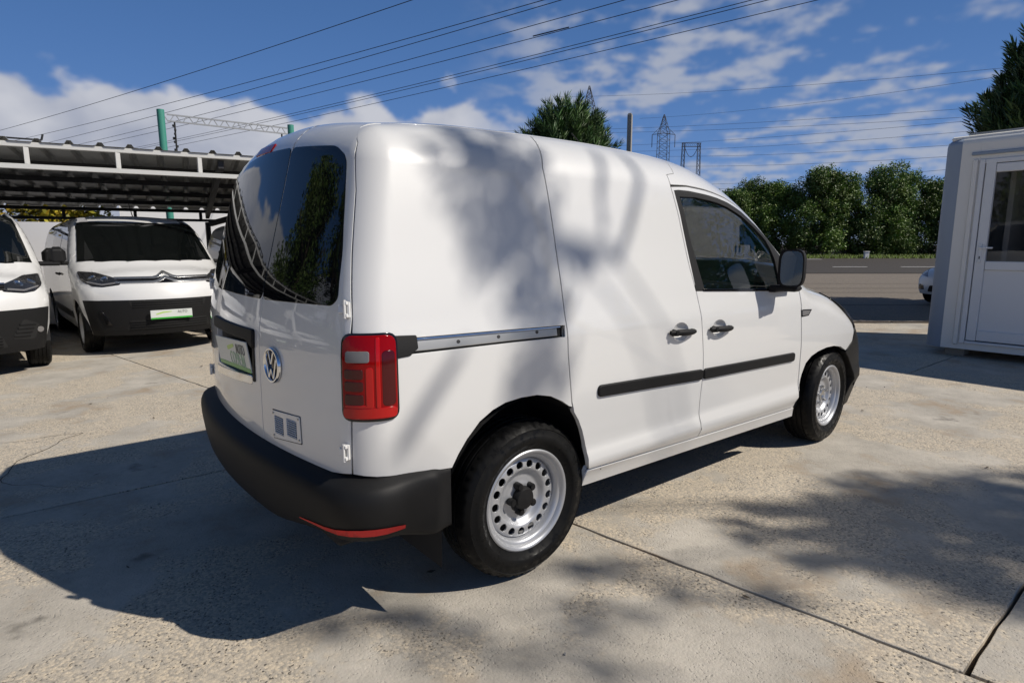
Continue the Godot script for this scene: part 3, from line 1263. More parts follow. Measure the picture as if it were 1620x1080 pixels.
# ---------------------------------------------------------------- behind the carport
func build_yard_far() -> void:
	# hoarding with a printed sheet
	var t := thing("printed_banner", "white banner with grey AUTO lettering tied behind the carport", "banner")
	var b := Basis(CU, Vector3.UP, -CW)
	var w := 8.2
	var u0 := -8.0
	var u1 := -0.6
	var mb := MB.new()
	var f := func(u: float, v: float) -> Array:
		var s := sin(u * 3.1) * 0.012 + sin(u * 1.3 + v * 4.0) * 0.014 + sin(v * 9.0 + u * 2.0) * 0.006
		var e := 0.01
		var dx := (sin((u + e) * 3.1) * 0.012 + sin((u + e) * 1.3 + v * 4.0) * 0.014 - sin(u * 3.1) * 0.012 - sin(u * 1.3 + v * 4.0) * 0.014) / e
		var nn := (-CW - CU * -dx).normalized()
		return [cp(u, w, v) - CW * s, nn]
	panel(mb, f, rect(u0, 0.1, u1, 1.86), [], 0.08, 0.004)
	part(t, "sheet", mb, M.banner)
	for q in [-8.0, -5.6, -3.2, -0.55]:
		mb = MB.new()
		mb.tube([cp(q, w + 0.06, -0.3), cp(q, w + 0.06, 1.98)], 0.03, 8)
		part(t, "post", mb, M.galvanised)
	for q in [["AUTO", -3.15, 1.37, 0.105, "banner_ink"], ["CREDIT", -3.52, 1.60, 0.05, "banner_faint"], ["AUTO", -3.52, 1.53, 0.045, "banner_faint"], ["SERVICE", -3.02, 1.60, 0.05, "banner_faint"], ["GARANTIE", -3.02, 1.53, 0.045, "banner_faint"]]:
		lettering(t, "lettering", q[0], q[3], M[q[4]], Transform3D(b, cp(q[1], w - 0.045, q[2])))
	# white workshop beyond
	var h := thing("white_workshop", "plain white rendered building behind the carport", "building")
	mb = MB.new()
	mb.box(cp(7.0, 15.0, 1.6), Vector3(16.2, 3.9, 5.0), 0.0, Basis(CU, Vector3.UP, -CW))
	part(h, "wall", mb, M.plaster_white)
	mb = MB.new()
	mb.box(cp(7.0, 15.0, 3.62), Vector3(16.6, 0.14, 5.4), 0.01, Basis(CU, Vector3.UP, -CW))
	part(h, "roof", mb, M.zinc_sheet)
	# a shrub turning yellow
	foliage_tree("yellow_shrub", "rounded shrub with yellowing leaves behind the banner", "shrub", "", cp(-3.0, 13.5, -0.2), 3.3, 2.1, M.yellow_leaf, 420, 0.2, 7)
	# sign gantry: two green posts and a lattice beam
	var g := thing("sign_gantry", "green steel gantry with a lattice crossbeam above the carport roof", "gantry")
	var pa := Vector3(1.77, 0, -15.52)
	var pb := Vector3(5.03, 0, -15.42)
	for p in [pa, pb]:
		mb = MB.new()
		mb.tube([p + Vector3.UP * -0.3, p + Vector3(-0.02, 4.72, 0)], 0.088, 18)
		part(g, "post", mb, M.green_paint)
	var x := (pb - pa).normalized()
	for q in [[4.62, 0.03], [4.46, 0.03]]:
		mb = MB.new()
		mb.bar(pa + x * 0.12 + Vector3.UP * q[0], pb - x * 0.12 + Vector3.UP * q[0], 0.035, 0.035)
		part(g, "chord", mb, M.galvanised)
	var n := 22
	for k in n:
		mb = MB.new()
		var a := pa.lerp(pb, (k + 0.3) / (n + 0.0))
		var c := pa.lerp(pb, (k + 0.8) / (n + 0.0))
		mb.bar(a + Vector3.UP * (4.48 if k % 2 else 4.60), c + Vector3.UP * (4.60 if k % 2 else 4.48), 0.02, 0.02)
		part(g, "lattice_bar", mb, M.galvanised)
	for e in [[pa, 0.28], [pb, -0.28]]:
		mb = MB.new()
		var p: Vector3 = e[0] + x * e[1]
		mb.tube([p + Vector3.UP * 2.2, p + Vector3.UP * 4.45], 0.022, 6)
		for k in 14:
			mb.box(p + Vector3(rng.randf_range(-0.05, 0.05), 4.35 - k * 0.1, rng.randf_range(-0.05, 0.05)), Vector3(0.05, 0.06, 0.05), 0.01, Basis(Vector3.UP, rng.randf() * 3))
		part(g, "hanging_cable", mb, M.wire)
	# concrete lamp post stub
	var c := thing("concrete_post", "square grey concrete post rising behind the white panel van", "post", "", Vector3(17.24, 0, -13.21))
	mb = MB.new()
	mb.box(Vector3(0, 3.1, 0), Vector3(0.2, 6.3, 0.17), 0.015, Basis(Vector3.UP, 0.5))
	part(c, "shaft", mb, M.concrete_post)
	mb = MB.new()
	mb.box(Vector3(0, 6.27, 0), Vector3(0.16, 0.04, 0.13), 0.01, Basis(Vector3.UP, 0.5))
	part(c, "cap", mb, M.concrete_post)


# ---------------------------------------------------------------- trees
func spray(n: int, reach: float, leaf: float, r: RandomNumberGenerator) -> ArrayMesh:
	var mb := MB.new()
	for k in n:
		var d := Vector3(r.randfn(), r.randfn(), r.randfn()).normalized()
		var p := d * reach * pow(r.randf(), 0.5)
		var a := Vector3(r.randfn(), r.randfn() * 0.6, r.randfn()).normalized()
		var s := a.cross(Vector3(r.randfn(), r.randfn(), r.randfn())).normalized()
		var l := leaf * r.randf_range(0.7, 1.3)
		var nn := (a.cross(s) + d * 0.6 + Vector3.UP * 0.3).normalized()
		mb.flat([p - a * l * 0.5, p + s * l * 0.26, p + a * l * 0.5, p - s * l * 0.26], nn)
	return mb.commit()


func scatter(parent: Node3D, called: String, mesh: Mesh, xs: Array, cs: Array, m: Material) -> void:
	var mm := MultiMesh.new()
	mm.transform_format = MultiMesh.TRANSFORM_3D
	mm.use_colors = true
	mm.mesh = mesh
	mm.instance_count = xs.size()
	for k in xs.size():
		mm.set_instance_transform(k, xs[k])
		mm.set_instance_color(k, cs[k])
	var o := MultiMeshInstance3D.new()
	o.name = called
	o.multimesh = mm
	o.material_override = m
	parent.add_child(o, true)
	o.set_meta("kind", "stuff")


var leaf_spray := {}


func foliage_tree(called: String, label: String, cat: String, group: String, at: Vector3, h: float, rad: float, m: Material, count: int, tr: float, sd: int) -> Node3D:
	var r := RandomNumberGenerator.new()
	r.seed = sd * 7919 + 3
	var t := thing(called, label, cat, group, at)
	if not leaf_spray.has(m):
		var q := []
		for k in 3:
			q.append(spray(26, 0.42, 0.17, r))
		leaf_spray[m] = q
	var mb := MB.new()
	var lean := Vector3(r.randf_range(-0.3, 0.3), 0, r.randf_range(-0.3, 0.3))
	mb.tube([Vector3.UP * -0.2, Vector3.UP * h * 0.3 + lean * 0.5, Vector3.UP * h * 0.62 + lean, Vector3.UP * h * 0.86 + lean * 1.4], [tr, tr * 0.8, tr * 0.45, tr * 0.15], 8)
	part(t, "trunk", mb, M.bark)
	for k in 6:
		mb = MB.new()
		var a := r.randf() * TAU
		var b := Vector3.UP * h * r.randf_range(0.22, 0.6) + lean * 0.7
		var d := Vector3(cos(a), r.randf_range(0.5, 1.1), sin(a)).normalized()
		mb.tube([b, b + d * rad * 0.5, b + d * rad * 0.9 + Vector3.UP * 0.2], [tr * 0.4, tr * 0.25, tr * 0.08], 6)
		part(t, "limb", mb, M.bark)
	var lobes := []
	for k in 20:
		var a := r.randf() * TAU
		var e := r.randf_range(0.04, 0.97)
		var w := rad * (0.95 if e < 0.55 else 0.95 - (e - 0.55) * 1.35) * r.randf_range(0.35, 0.85)
		lobes.append([Vector3(cos(a) * w, e * h * 0.93, sin(a) * w) + lean * e, rad * r.randf_range(0.28, 0.52), r.randf_range(0.62, 1.35)])
	lobes.append([Vector3.UP * h * 0.9 + lean * 1.3, rad * 0.34, 1.2])
	var xs := []
	var cs := []
	for k in count:
		var lb: Array = lobes[k % lobes.size()]
		var d := Vector3(r.randfn(), r.randfn() * 1.1, r.randfn()).normalized()
		var p: Vector3 = lb[0] + d * lb[1] * pow(r.randf(), 0.4)
		p.y = maxf(p.y, 0.15)
		var s := r.randf_range(0.75, 1.25)
		xs.append(Transform3D(Basis.from_euler(Vector3(r.randf() * TAU, r.randf() * TAU, 0)).scaled(Vector3(s, s, s)), p))
		var l: float = lb[2] * r.randf_range(0.75, 1.25)
		cs.append(Color(l * r.randf_range(0.85, 1.2), l, l * r.randf_range(0.7, 1.1)))
	var third := [[[], []], [[], []], [[], []]]
	for k in xs.size():
		third[k % 3][0].append(xs[k])
		third[k % 3][1].append(cs[k])
	for k in 3:
		scatter(t, "foliage", leaf_spray[m][k], third[k][0], third[k][1], m)
	return t


func build_hedge() -> void:
	var how := ["low and loose behind the nose of the white panel van", "feathery one above the roof of the panel van's cab", "tall pointed one just right of the cab", "rounded one left of the marker stone", "first tall broad one left of the marker stone", "tallest, straight behind the marker stone", "dense upright one right of the marker stone", "ragged topped one midway to the cabin", "lower one with a dip beside it", "slim one left of the cabin", "one touching the edge of the cabin", "first behind the cabin", "second behind the cabin", "third behind the cabin", "farthest right, behind the cabin"]
	var n := 15
	for k in n:
		var px := 1130.0 + k * 35.0
		var lat := (px - 810.0) / 950.0 * 56.0 + rng.randf_range(-0.5, 0.5)
		var d := 56.0 + rng.randf_range(-0.8, 1.6)
		var p := vw(lat, d)
		p.y = gh(p.x, p.z) - 0.1
		var hs := [5.6, 5.8, 6.9, 6.6, 7.6, 7.9, 7.4, 8.0, 7.0, 7.3, 6.9, 7.2, 7.4, 7.0, 7.2]
		foliage_tree("roadside_tree", "green roadside tree, %s" % how[k], "tree", "trees along the far side of the road", p, hs[k], 2.4 + rng.randf() * 0.6, M.leaf, 1150, 0.16, 100 + k)


func conifer(called: String, label: String, at: Vector3, h: float, prof: Array, count: int, sd: int, spike := 0.5) -> void:
	var r := RandomNumberGenerator.new()
	r.seed = sd
	var t := thing(called, label, "conifer", "", at)
	var mb := MB.new()
	mb.tube([Vector3.UP * -0.2, Vector3.UP * h * 0.5, Vector3.UP * h * 0.92], [0.16, 0.1, 0.02], 8)
	part(t, "trunk", mb, M.bark)
	var meshes := []
	for q in 3:
		mb = MB.new()
		for k in 64:
			var e := pow(r.randf(), 0.8)
			var a := r.randf() * TAU
			var sp := (1.0 - e) * 0.13 + 0.012
			var b := Vector3(cos(a) * sp * 0.6, e * spike * 0.86, sin(a) * sp * 0.6)
			var d := (Vector3(cos(a) * 0.55, 1.0, sin(a) * 0.55)).normalized()
			var s := d.cross(Vector3(r.randfn(), r.randfn(), r.randfn())).normalized()
			var l := spike * r.randf_range(0.14, 0.26)
			var nn := (d.cross(s) * signf(r.randf() - 0.5) + Vector3(cos(a), 0.4, sin(a))).normalized()
			mb.flat([b - s * 0.007, b + s * 0.007, b + d * l * 0.6 + s * 0.006, b + d * l, b + d * l * 0.6 - s * 0.006], nn)
		meshes.append(mb.commit())
	var xs := [[], [], []]
	var cs := [[], [], []]
	for k in count:
		var e := r.randf()
		var w := 0.0
		for q in prof.size() - 1:
			if e >= prof[q][0] and e <= prof[q + 1][0]:
				w = lerpf(prof[q][1], prof[q + 1][1], (e - prof[q][0]) / (prof[q + 1][0] - prof[q][0]))
		var a := r.randf() * TAU
		w *= 1.0 + 0.16 * sin(a * 3.0 + e * 9.0 + sd) + 0.1 * sin(a * 7.0 - e * 14.0)
		var dp := pow(r.randf(), 0.35)
		var o := Vector3(cos(a), 0, sin(a))
		var p := o * w * dp + Vector3.UP * e * h
		var up := (Vector3.UP * 1.0 + o * r.randf_range(0.25, 0.95) * dp + Vector3(r.randfn(), 0, r.randfn()) * 0.15).normalized()
		var sd_ := up.cross(o.rotated(Vector3.UP, 1.2)).normalized()
		var s := r.randf_range(0.7, 1.25)
		if k % 4 == 0:
			p = o * w * r.randf_range(0.95, 1.06) + Vector3.UP * e * h
			s *= 1.55
		xs[k % 3].append(Transform3D(Basis(sd_, up, sd_.cross(up)).scaled(Vector3(s, s, s)), p))
		var l := r.randf_range(0.55, 1.3)
		cs[k % 3].append(Color(l * r.randf_range(0.9, 1.25), l, l * r.randf_range(0.8, 1.1)))
	for q in 3:
		scatter(t, "foliage", meshes[q], xs[q], cs[q], M.needle)


func build_conifers() -> void:
	conifer("cypress", "dark green feathery conifer behind the roof of the white panel van", vw(1.93, 22.0), 5.45, [[0.0, 0.4], [0.12, 0.85], [0.55, 1.12], [0.80, 1.05], [0.90, 0.75], [1.0, 0.25]], 4000, 41, 0.62)
	# tall trees beyond the left end of the carport; the rear glass mirrors them
	var lt := [[-11.5, -8.5, 10.0], [-13.5, -12.5, 11.0], [-10.5, -14.5, 9.0], [-15.0, -5.0, 10.5], [-12.5, -17.5, 9.5]]
	var lw := ["nearest the carport corner", "tallest of the group", "behind the last bay", "farthest to the left", "farthest back"]
	for k in lt.size():
		foliage_tree("yard_tree", "tall dark tree left of the carport, %s, seen only mirrored" % lw[k], "tree", "trees left of the carport", Vector3(lt[k][0], -0.2, lt[k][1]), lt[k][2], 2.6, M.leaf, 800, 0.2, 500 + k)
	for k in 3:
		foliage_tree("yard_tree", "leafy tree right of the cabin, %s, seen only mirrored" % ["nearest the road", "between the other two", "nearest the yard"][k], "tree", "trees right of the cabin", [Vector3(19.5, -0.1, 5.5), Vector3(17.0, -0.1, 8.0), Vector3(15.0, -0.1, 10.5)][k], [8.5, 8.0, 7.5][k], 2.4, M.leaf, 700, 0.18, 600 + k)
	conifer("cypress", "tall dark conifer standing behind the office cabin", vw(12.0, 12.0), 6.3, [[0.0, 0.7], [0.3, 1.3], [0.46, 2.1], [0.55, 2.25], [0.66, 2.0], [0.82, 1.3], [1.0, 0.1]], 6500, 43, 0.5)


# A tall tree to the right of the camera; only its shade and its mirror image are seen.
func build_shade_tree() -> void:
	var r := RandomNumberGenerator.new()
	r.seed = 5150
	var t := thing("shade_tree", "tall leaning tree right of the vans that throws dappled shade", "tree", "", Vector3(11.2, 0, 11.0))
	var mb := MB.new()
	var o := t.position
	var trunk := [Vector3(0, -0.3, 0), Vector3(-0.4, 2.4, -0.1), Vector3(-0.9, 4.6, -0.3), Vector3(-1.6, 6.6, -0.7), Vector3(-2.4, 8.25, -1.3)]
	mb.tube(trunk, [0.24, 0.19, 0.15, 0.11, 0.06], 12)
	part(t, "trunk", mb, M.bark)
	var shade := func(p: Vector3, d: float) -> Vector3: return p + SUN * d - o
	# limbs whose shadows cross the side of the van
	var limbs := [
		[Vector3(0.53, 1.70, 0.66), Vector3(0.47, 1.53, 0.77), Vector3(0.46, 1.38, 0.8), 11.2, 0.034],
		[Vector3(0.72, 1.72, 0.66), Vector3(0.75, 1.60, 0.75), Vector3(0.64, 1.41, 0.8), 11.6, 0.034],
		[Vector3(0.64, 1.41, 0.8), Vector3(0.54, 1.27, 0.83), Vector3(0.22, 1.33, 0.82), 11.6, 0.045],
		[Vector3(-0.33, 0.95, 0.88), Vector3(-0.46, 0.80, 0.87), Vector3(-0.60, 0.62, 0.85), 10.2, 0.040],
		[Vector3(-0.25, 1.72, 0.62), Vector3(0.05, 1.45, 0.8), Vector3(0.35, 1.2, 0.84), 11.0, 0.05],
	]
	for l in limbs:
		mb = MB.new()
		mb.tube([shade.call(l[0], l[3]), shade.call(l[1], l[3]), shade.call(l[2], l[3])], [l[4] * 0.5, l[4] * 0.65, l[4] * 0.75], 8)
		part(t, "limb", mb, M.bark)
	for l in [Vector3(0.5, 1.3, 0.83), Vector3(0.35, 1.2, 0.84), Vector3(-0.6, 0.62, 0.85), Vector3(1.9, 0.0, 1.6), Vector3(-0.3, 0.0, 1.1), Vector3(0.45, 0, 1.25), Vector3(2.5, 0, 2.1)]:
		mb = MB.new()
		var e: Vector3 = shade.call(l, 11.5)
		var m: Vector3 = (trunk[4] + e) * 0.5 + Vector3(0, 0.2, 0)
		mb.tube([trunk[4], m, e], [0.02, 0.012, 0.008], 6)
		part(t, "limb", mb, M.bark)
	var clumps := [
		# on the van's rear quarter
		[Vector3(-0.10, 1.66, 0.70), 0.28, 11.0, 150], [Vector3(0.06, 1.55, 0.77), 0.20, 11.3, 90], [Vector3(-0.12, 1.47, 0.78), 0.21, 11.2, 110], [Vector3(-0.04, 1.34, 0.82), 0.20, 11.4, 105], [Vector3(0.02, 1.18, 0.85), 0.18, 11.1, 90], [Vector3(0.06, 1.06, 0.87), 0.16, 11.3, 70],
		[Vector3(-0.06, 0.83, 0.88), 0.12, 11.0, 60], [Vector3(0.08, 0.82, 0.88), 0.12, 11.2, 60],
		# on the concrete in front
		[Vector3(2.15, 0, 1.72), 0.46, 11.0, 1500], [Vector3(1.72, 0, 1.62), 0.36, 11.2, 1000], [Vector3(1.35, 0, 1.70), 0.28, 11.4, 560], [Vector3(2.7, 0, 2.2), 0.55, 11.0, 1700], [Vector3(1.30, 0, 1.12), 0.10, 11.3, 60], [Vector3(1.42, 0, 1.22), 0.11, 11.3, 90], [Vector3(1.10, 0, 1.12), 0.08, 11.3, 40], [Vector3(1.18, 0, 1.32), 0.11, 11.3, 80], [Vector3(1.55, 0, 1.35), 0.16, 11.3, 130], [Vector3(0.98, 0, 1.22), 0.08, 11.3, 40], [Vector3(1.02, 0, 1.50), 0.12, 11.3, 70], [Vector3(1.35, 0, 2.05), 0.24, 11.3, 330], [Vector3(1.9, 0, 2.25), 0.36, 11.1, 800],
		[Vector3(0.25, 0, 0.95), 0.14, 12.0, 60], [Vector3(0.45, 0, 1.25), 0.16, 12.2, 55], [Vector3(0.62, 0, 1.52), 0.14, 12.2, 40], [Vector3(-0.55, 0, 0.72), 0.13, 12.4, 55], [Vector3(-0.78, 0, 0.60), 0.12, 12.4, 45], [Vector3(-0.45, 0, 0.95), 0.16, 12.4, 40], [Vector3(0.0, 0, 1.15), 0.2, 12.4, 50], [Vector3(-0.2, 0, 1.35), 0.2, 12.4, 50],
	]
	mb = MB.new()
	for c in clumps:
		var ce: Vector3 = shade.call(c[0], c[2])
		for k in c[3]:
			var d := Vector3(r.randfn(), r.randfn(), r.randfn()).normalized()
			var p: Vector3 = ce + d * c[1] * pow(r.randf(), 0.45) * Vector3(1.0, 1.2, 1.0)
			var a := Vector3(r.randfn(), r.randfn(), r.randfn()).normalized()
			var s := a.cross(d).normalized()
			var l := r.randf_range(0.05, 0.10)
			mb.flat([p - a * l * 0.5, p + s * l * 0.3, p + a * l * 0.5, p - s * l * 0.3], (a.cross(s)).normalized())
	var f := part(t, "foliage", mb, M.leaf)
	f.set_meta("kind", "stuff")


# ---------------------------------------------------------------- wires and pylons
func build_lines() -> void:
	var at := ["topmost", "second", "third", "fourth", "fifth", "sixth", "seventh", "lowest"]
	var ws := [[7.71, -13.07, -1.46, -45.05], [10.53, -10.76, 0.54, -44.98], [10.91, -10.45, 1.32, -47.22], [12.26, -9.34, 2.68, -47.67], [13.4, -8.42, 3.92, -46.02], [14.99, -7.11, 6.99, -42.58], [15.33, -6.84, 7.25, -42.98], [16.39, -5.96, 7.72, -44.54]]
	for k in ws.size():
		var q: Array = ws[k]
		var a := Vector3(q[0], 8, q[1])
		var b := Vector3(q[2], 8, q[3])
		var d := b - a
		var ps := []
		for s in 25:
			var e := lerpf(-1.1, 1.35, s / 24.0)
			ps.append(a + d * e + Vector3.DOWN * 1.1 * e * (1.0 - e) * 0.45)
		var mb := MB.new()
		mb.tube(ps, 0.011, 5, false)
		if k == 4:
			mb.tube([a + d * 0.09, a + d * 0.125], 0.018, 6)
		mark(part(self, "overhead_wire", mb, M.wire), "%s of the eight dark wires sloping across the upper left sky" % at[k], "wire", "overhead wires over the carport")
	var pts := [[86.9, 27.3, -67.3, 89.3, 21.8, -20.2], [96.0, 24.2, -59.9, 89.4, 20.8, -20.1], [81.0, 21.5, -72.1, 89.7, 17.6, -19.8], [81.1, 20.9, -72.1, 89.8, 16.6, -19.8], [84.5, 18.8, -69.3, 89.9, 16.2, -19.7], [89.8, 17.9, -65.0, 90.0, 15.0, -19.6], [93.2, 16.9, -62.2, 90.1, 13.5, -19.5], [95.0, 15.2, -60.7, 90.2, 12.2, -19.4], [97.8, 12.2, -58.5, 90.4, 10.8, -19.3], [97.8, 11.3, -58.4, 90.5, 9.3, -19.2]]
	var ord := ["first", "second", "third", "fourth", "fifth", "sixth", "seventh", "eighth", "ninth", "tenth"]
	for k in pts.size():
		var q: Array = pts[k]
		var a := Vector3(q[0], q[1], q[2])
		var b := Vector3(q[3], q[4], q[5])
		var d := b - a
		var ps := []
		for s in 15:
			var e := lerpf(-0.5, 1.5, s / 14.0)
			ps.append(a + d * e + Vector3.UP * 1.2 * e * (e - 1.0))
		var mb := MB.new()
		mb.tube(ps, 0.019, 4, false)
		mark(part(self, "power_line", mb, M.far_wire), "thin distant power line over the trees, %s from the top" % ord[k], "power line", "distant power lines on the right")
	pylon("pylon", "lattice pylon with one broad crossarm right of the concrete post", vw(36.4, 150.0), 32.2, 1.25, 28.0, 2.75)
	pylon("pylon", "slim lattice pylon top rising behind the dark conifer", vw(14.7, 120.0), 31.2, 1.15, 0.0, 0.0)
	# portal pylon
	var t := thing("portal_pylon", "portal shaped lattice pylon of two legs and a top beam", "pylon", "", vw(37.4, 130.0))
	t.basis = Basis(VR, Vector3.UP, -VD)
	for s in [-1.0, 1.0]:
		var mb := MB.new()
		for q in [[-0.25, -0.25], [0.25, -0.25], [0.25, 0.25], [-0.25, 0.25]]:
			mb.bar(Vector3(s * 1.9 + q[0] * 2.0, 0, q[1] * 2), Vector3(s * 1.6 + q[0], 22.4, q[1]), 0.09, 0.09)
		for k in 22:
			var y := 22.4 - k
			var w := 0.25 + k * 0.011
			mb.bar(Vector3(s * (1.6 + k * 0.0135) - w, y, 0.25), Vector3(s * (1.6 + k * 0.0135) + w, y - 1.0, 0.25), 0.05, 0.05)
			mb.bar(Vector3(s * (1.6 + k * 0.0135) + w, y, 0.25), Vector3(s * (1.6 + k * 0.0135) - w, y - 1.0, 0.25), 0.05, 0.05)
		part(t, "leg", mb, M.pylon_steel)
	var mb := MB.new()
	for y in [22.4, 21.7]:
		mb.bar(Vector3(-2.0, y, 0.2), Vector3(2.0, y, 0.2), 0.08, 0.08)
		mb.bar(Vector3(-2.0, y, -0.2), Vector3(2.0, y, -0.2), 0.08, 0.08)
	for k in 10:
		mb.bar(Vector3(-2.0 + k * 0.4, 21.7, 0.2), Vector3(-1.6 + k * 0.4, 22.4, 0.2), 0.05, 0.05)
	part(t, "beam", mb, M.pylon_steel)
	mb = MB.new()
	var ps := []
	for k in 9:
		var e := k / 8.0
		ps.append(Vector3(lerpf(-1.4, 1.4, e), 21.7 - 2.6 * 4 * e * (1 - e) * 0.8, 0))
	mb.tube(ps, 0.06, 5)
	part(t, "hanging_conductor", mb, M.far_wire)


func pylon(called: String, label: String, at: Vector3, h: float, w: float, arm: float, reach: float) -> void:
	var t := thing(called, label, "pylon", "", at)
	t.basis = Basis(VR, Vector3.UP, -VD)
	var mb := MB.new()
	var ya := h * 0.865
	for q in [[-1, -1], [1, -1], [1, 1], [-1, 1]]:
		mb.bar(Vector3(q[0] * w * 2.2, -1, q[1] * w * 2.2), Vector3(q[0] * w, h * 0.6, q[1] * w), 0.12, 0.12)
		mb.bar(Vector3(q[0] * w, h * 0.6, q[1] * w), Vector3(q[0] * w * 0.95, ya, q[1] * w * 0.95), 0.11, 0.11)
		mb.bar(Vector3(q[0] * w * 0.95, ya, q[1] * w * 0.95), Vector3(q[0] * 0.07, h, q[1] * 0.07), 0.10, 0.10)
	part(t, "leg", mb, M.pylon_steel)
	mb = MB.new()
	var y := h * 0.3
	while y < h - 0.8:
		var st := 1.5 if y < ya else 0.9
		var f := func(yy: float) -> float: return lerpf(w * 2.2, w, clampf(yy / (h * 0.6), 0, 1)) if yy < ya else lerpf(w * 0.95, 0.07, (yy - ya) / (h - ya))
		var a: float = f.call(y)
		var b: float = f.call(minf(y + st, h))
		for z in [-1.0, 1.0]:
			mb.bar(Vector3(-a, y, a * z), Vector3(b, y + st, b * z), 0.06, 0.06)
			mb.bar(Vector3(a, y, a * z), Vector3(-b, y + st, b * z), 0.06, 0.06)
			mb.bar(Vector3(-a, y, a * z), Vector3(a, y, a * z), 0.05, 0.05)
		y += st
	part(t, "lattice", mb, M.pylon_steel)
	if arm > 0.0:
		for s in [-1.0, 1.0]:
			mb = MB.new()
			mb.bar(Vector3(0, ya + 0.1, 0.3), Vector3(s * reach, ya - 0.3, 0), 0.09, 0.09)
			mb.bar(Vector3(0, ya + 0.1, -0.3), Vector3(s * reach, ya - 0.3, 0), 0.09, 0.09)
			mb.bar(Vector3(s * 0.7, ya + 1.6, 0), Vector3(s * reach, ya - 0.3, 0), 0.08, 0.08)
			for k in 3:
				mb.bar(Vector3(s * (0.8 + k * 0.6), ya - 0.1, 0), Vector3(s * (1.1 + k * 0.6), ya + 1.1 - k * 0.45, 0), 0.05, 0.05)
			part(t, "crossarm", mb, M.pylon_steel)
			mb = MB.new()
			mb.tube([Vector3(s * reach, ya - 0.3, 0), Vector3(s * reach, ya - 3.2, 0)], 0.09, 5)
			part(t, "insulator", mb, M.pylon_steel)


# ---------------------------------------------------------------- the panel van
func xy(S: Body, pts: Array) -> PackedVector2Array:
	var out := PackedVector2Array()
	for p in pts:
		out.append(S.sxy(p[0], p[1]))
	return out


func uvs(S: Body, kind: String, pts: Array) -> PackedVector2Array:
	var out := PackedVector2Array()
	for p in pts:
		out.append(S.inv(kind, Vector3(p[0], p[1], p[2])))
	return out


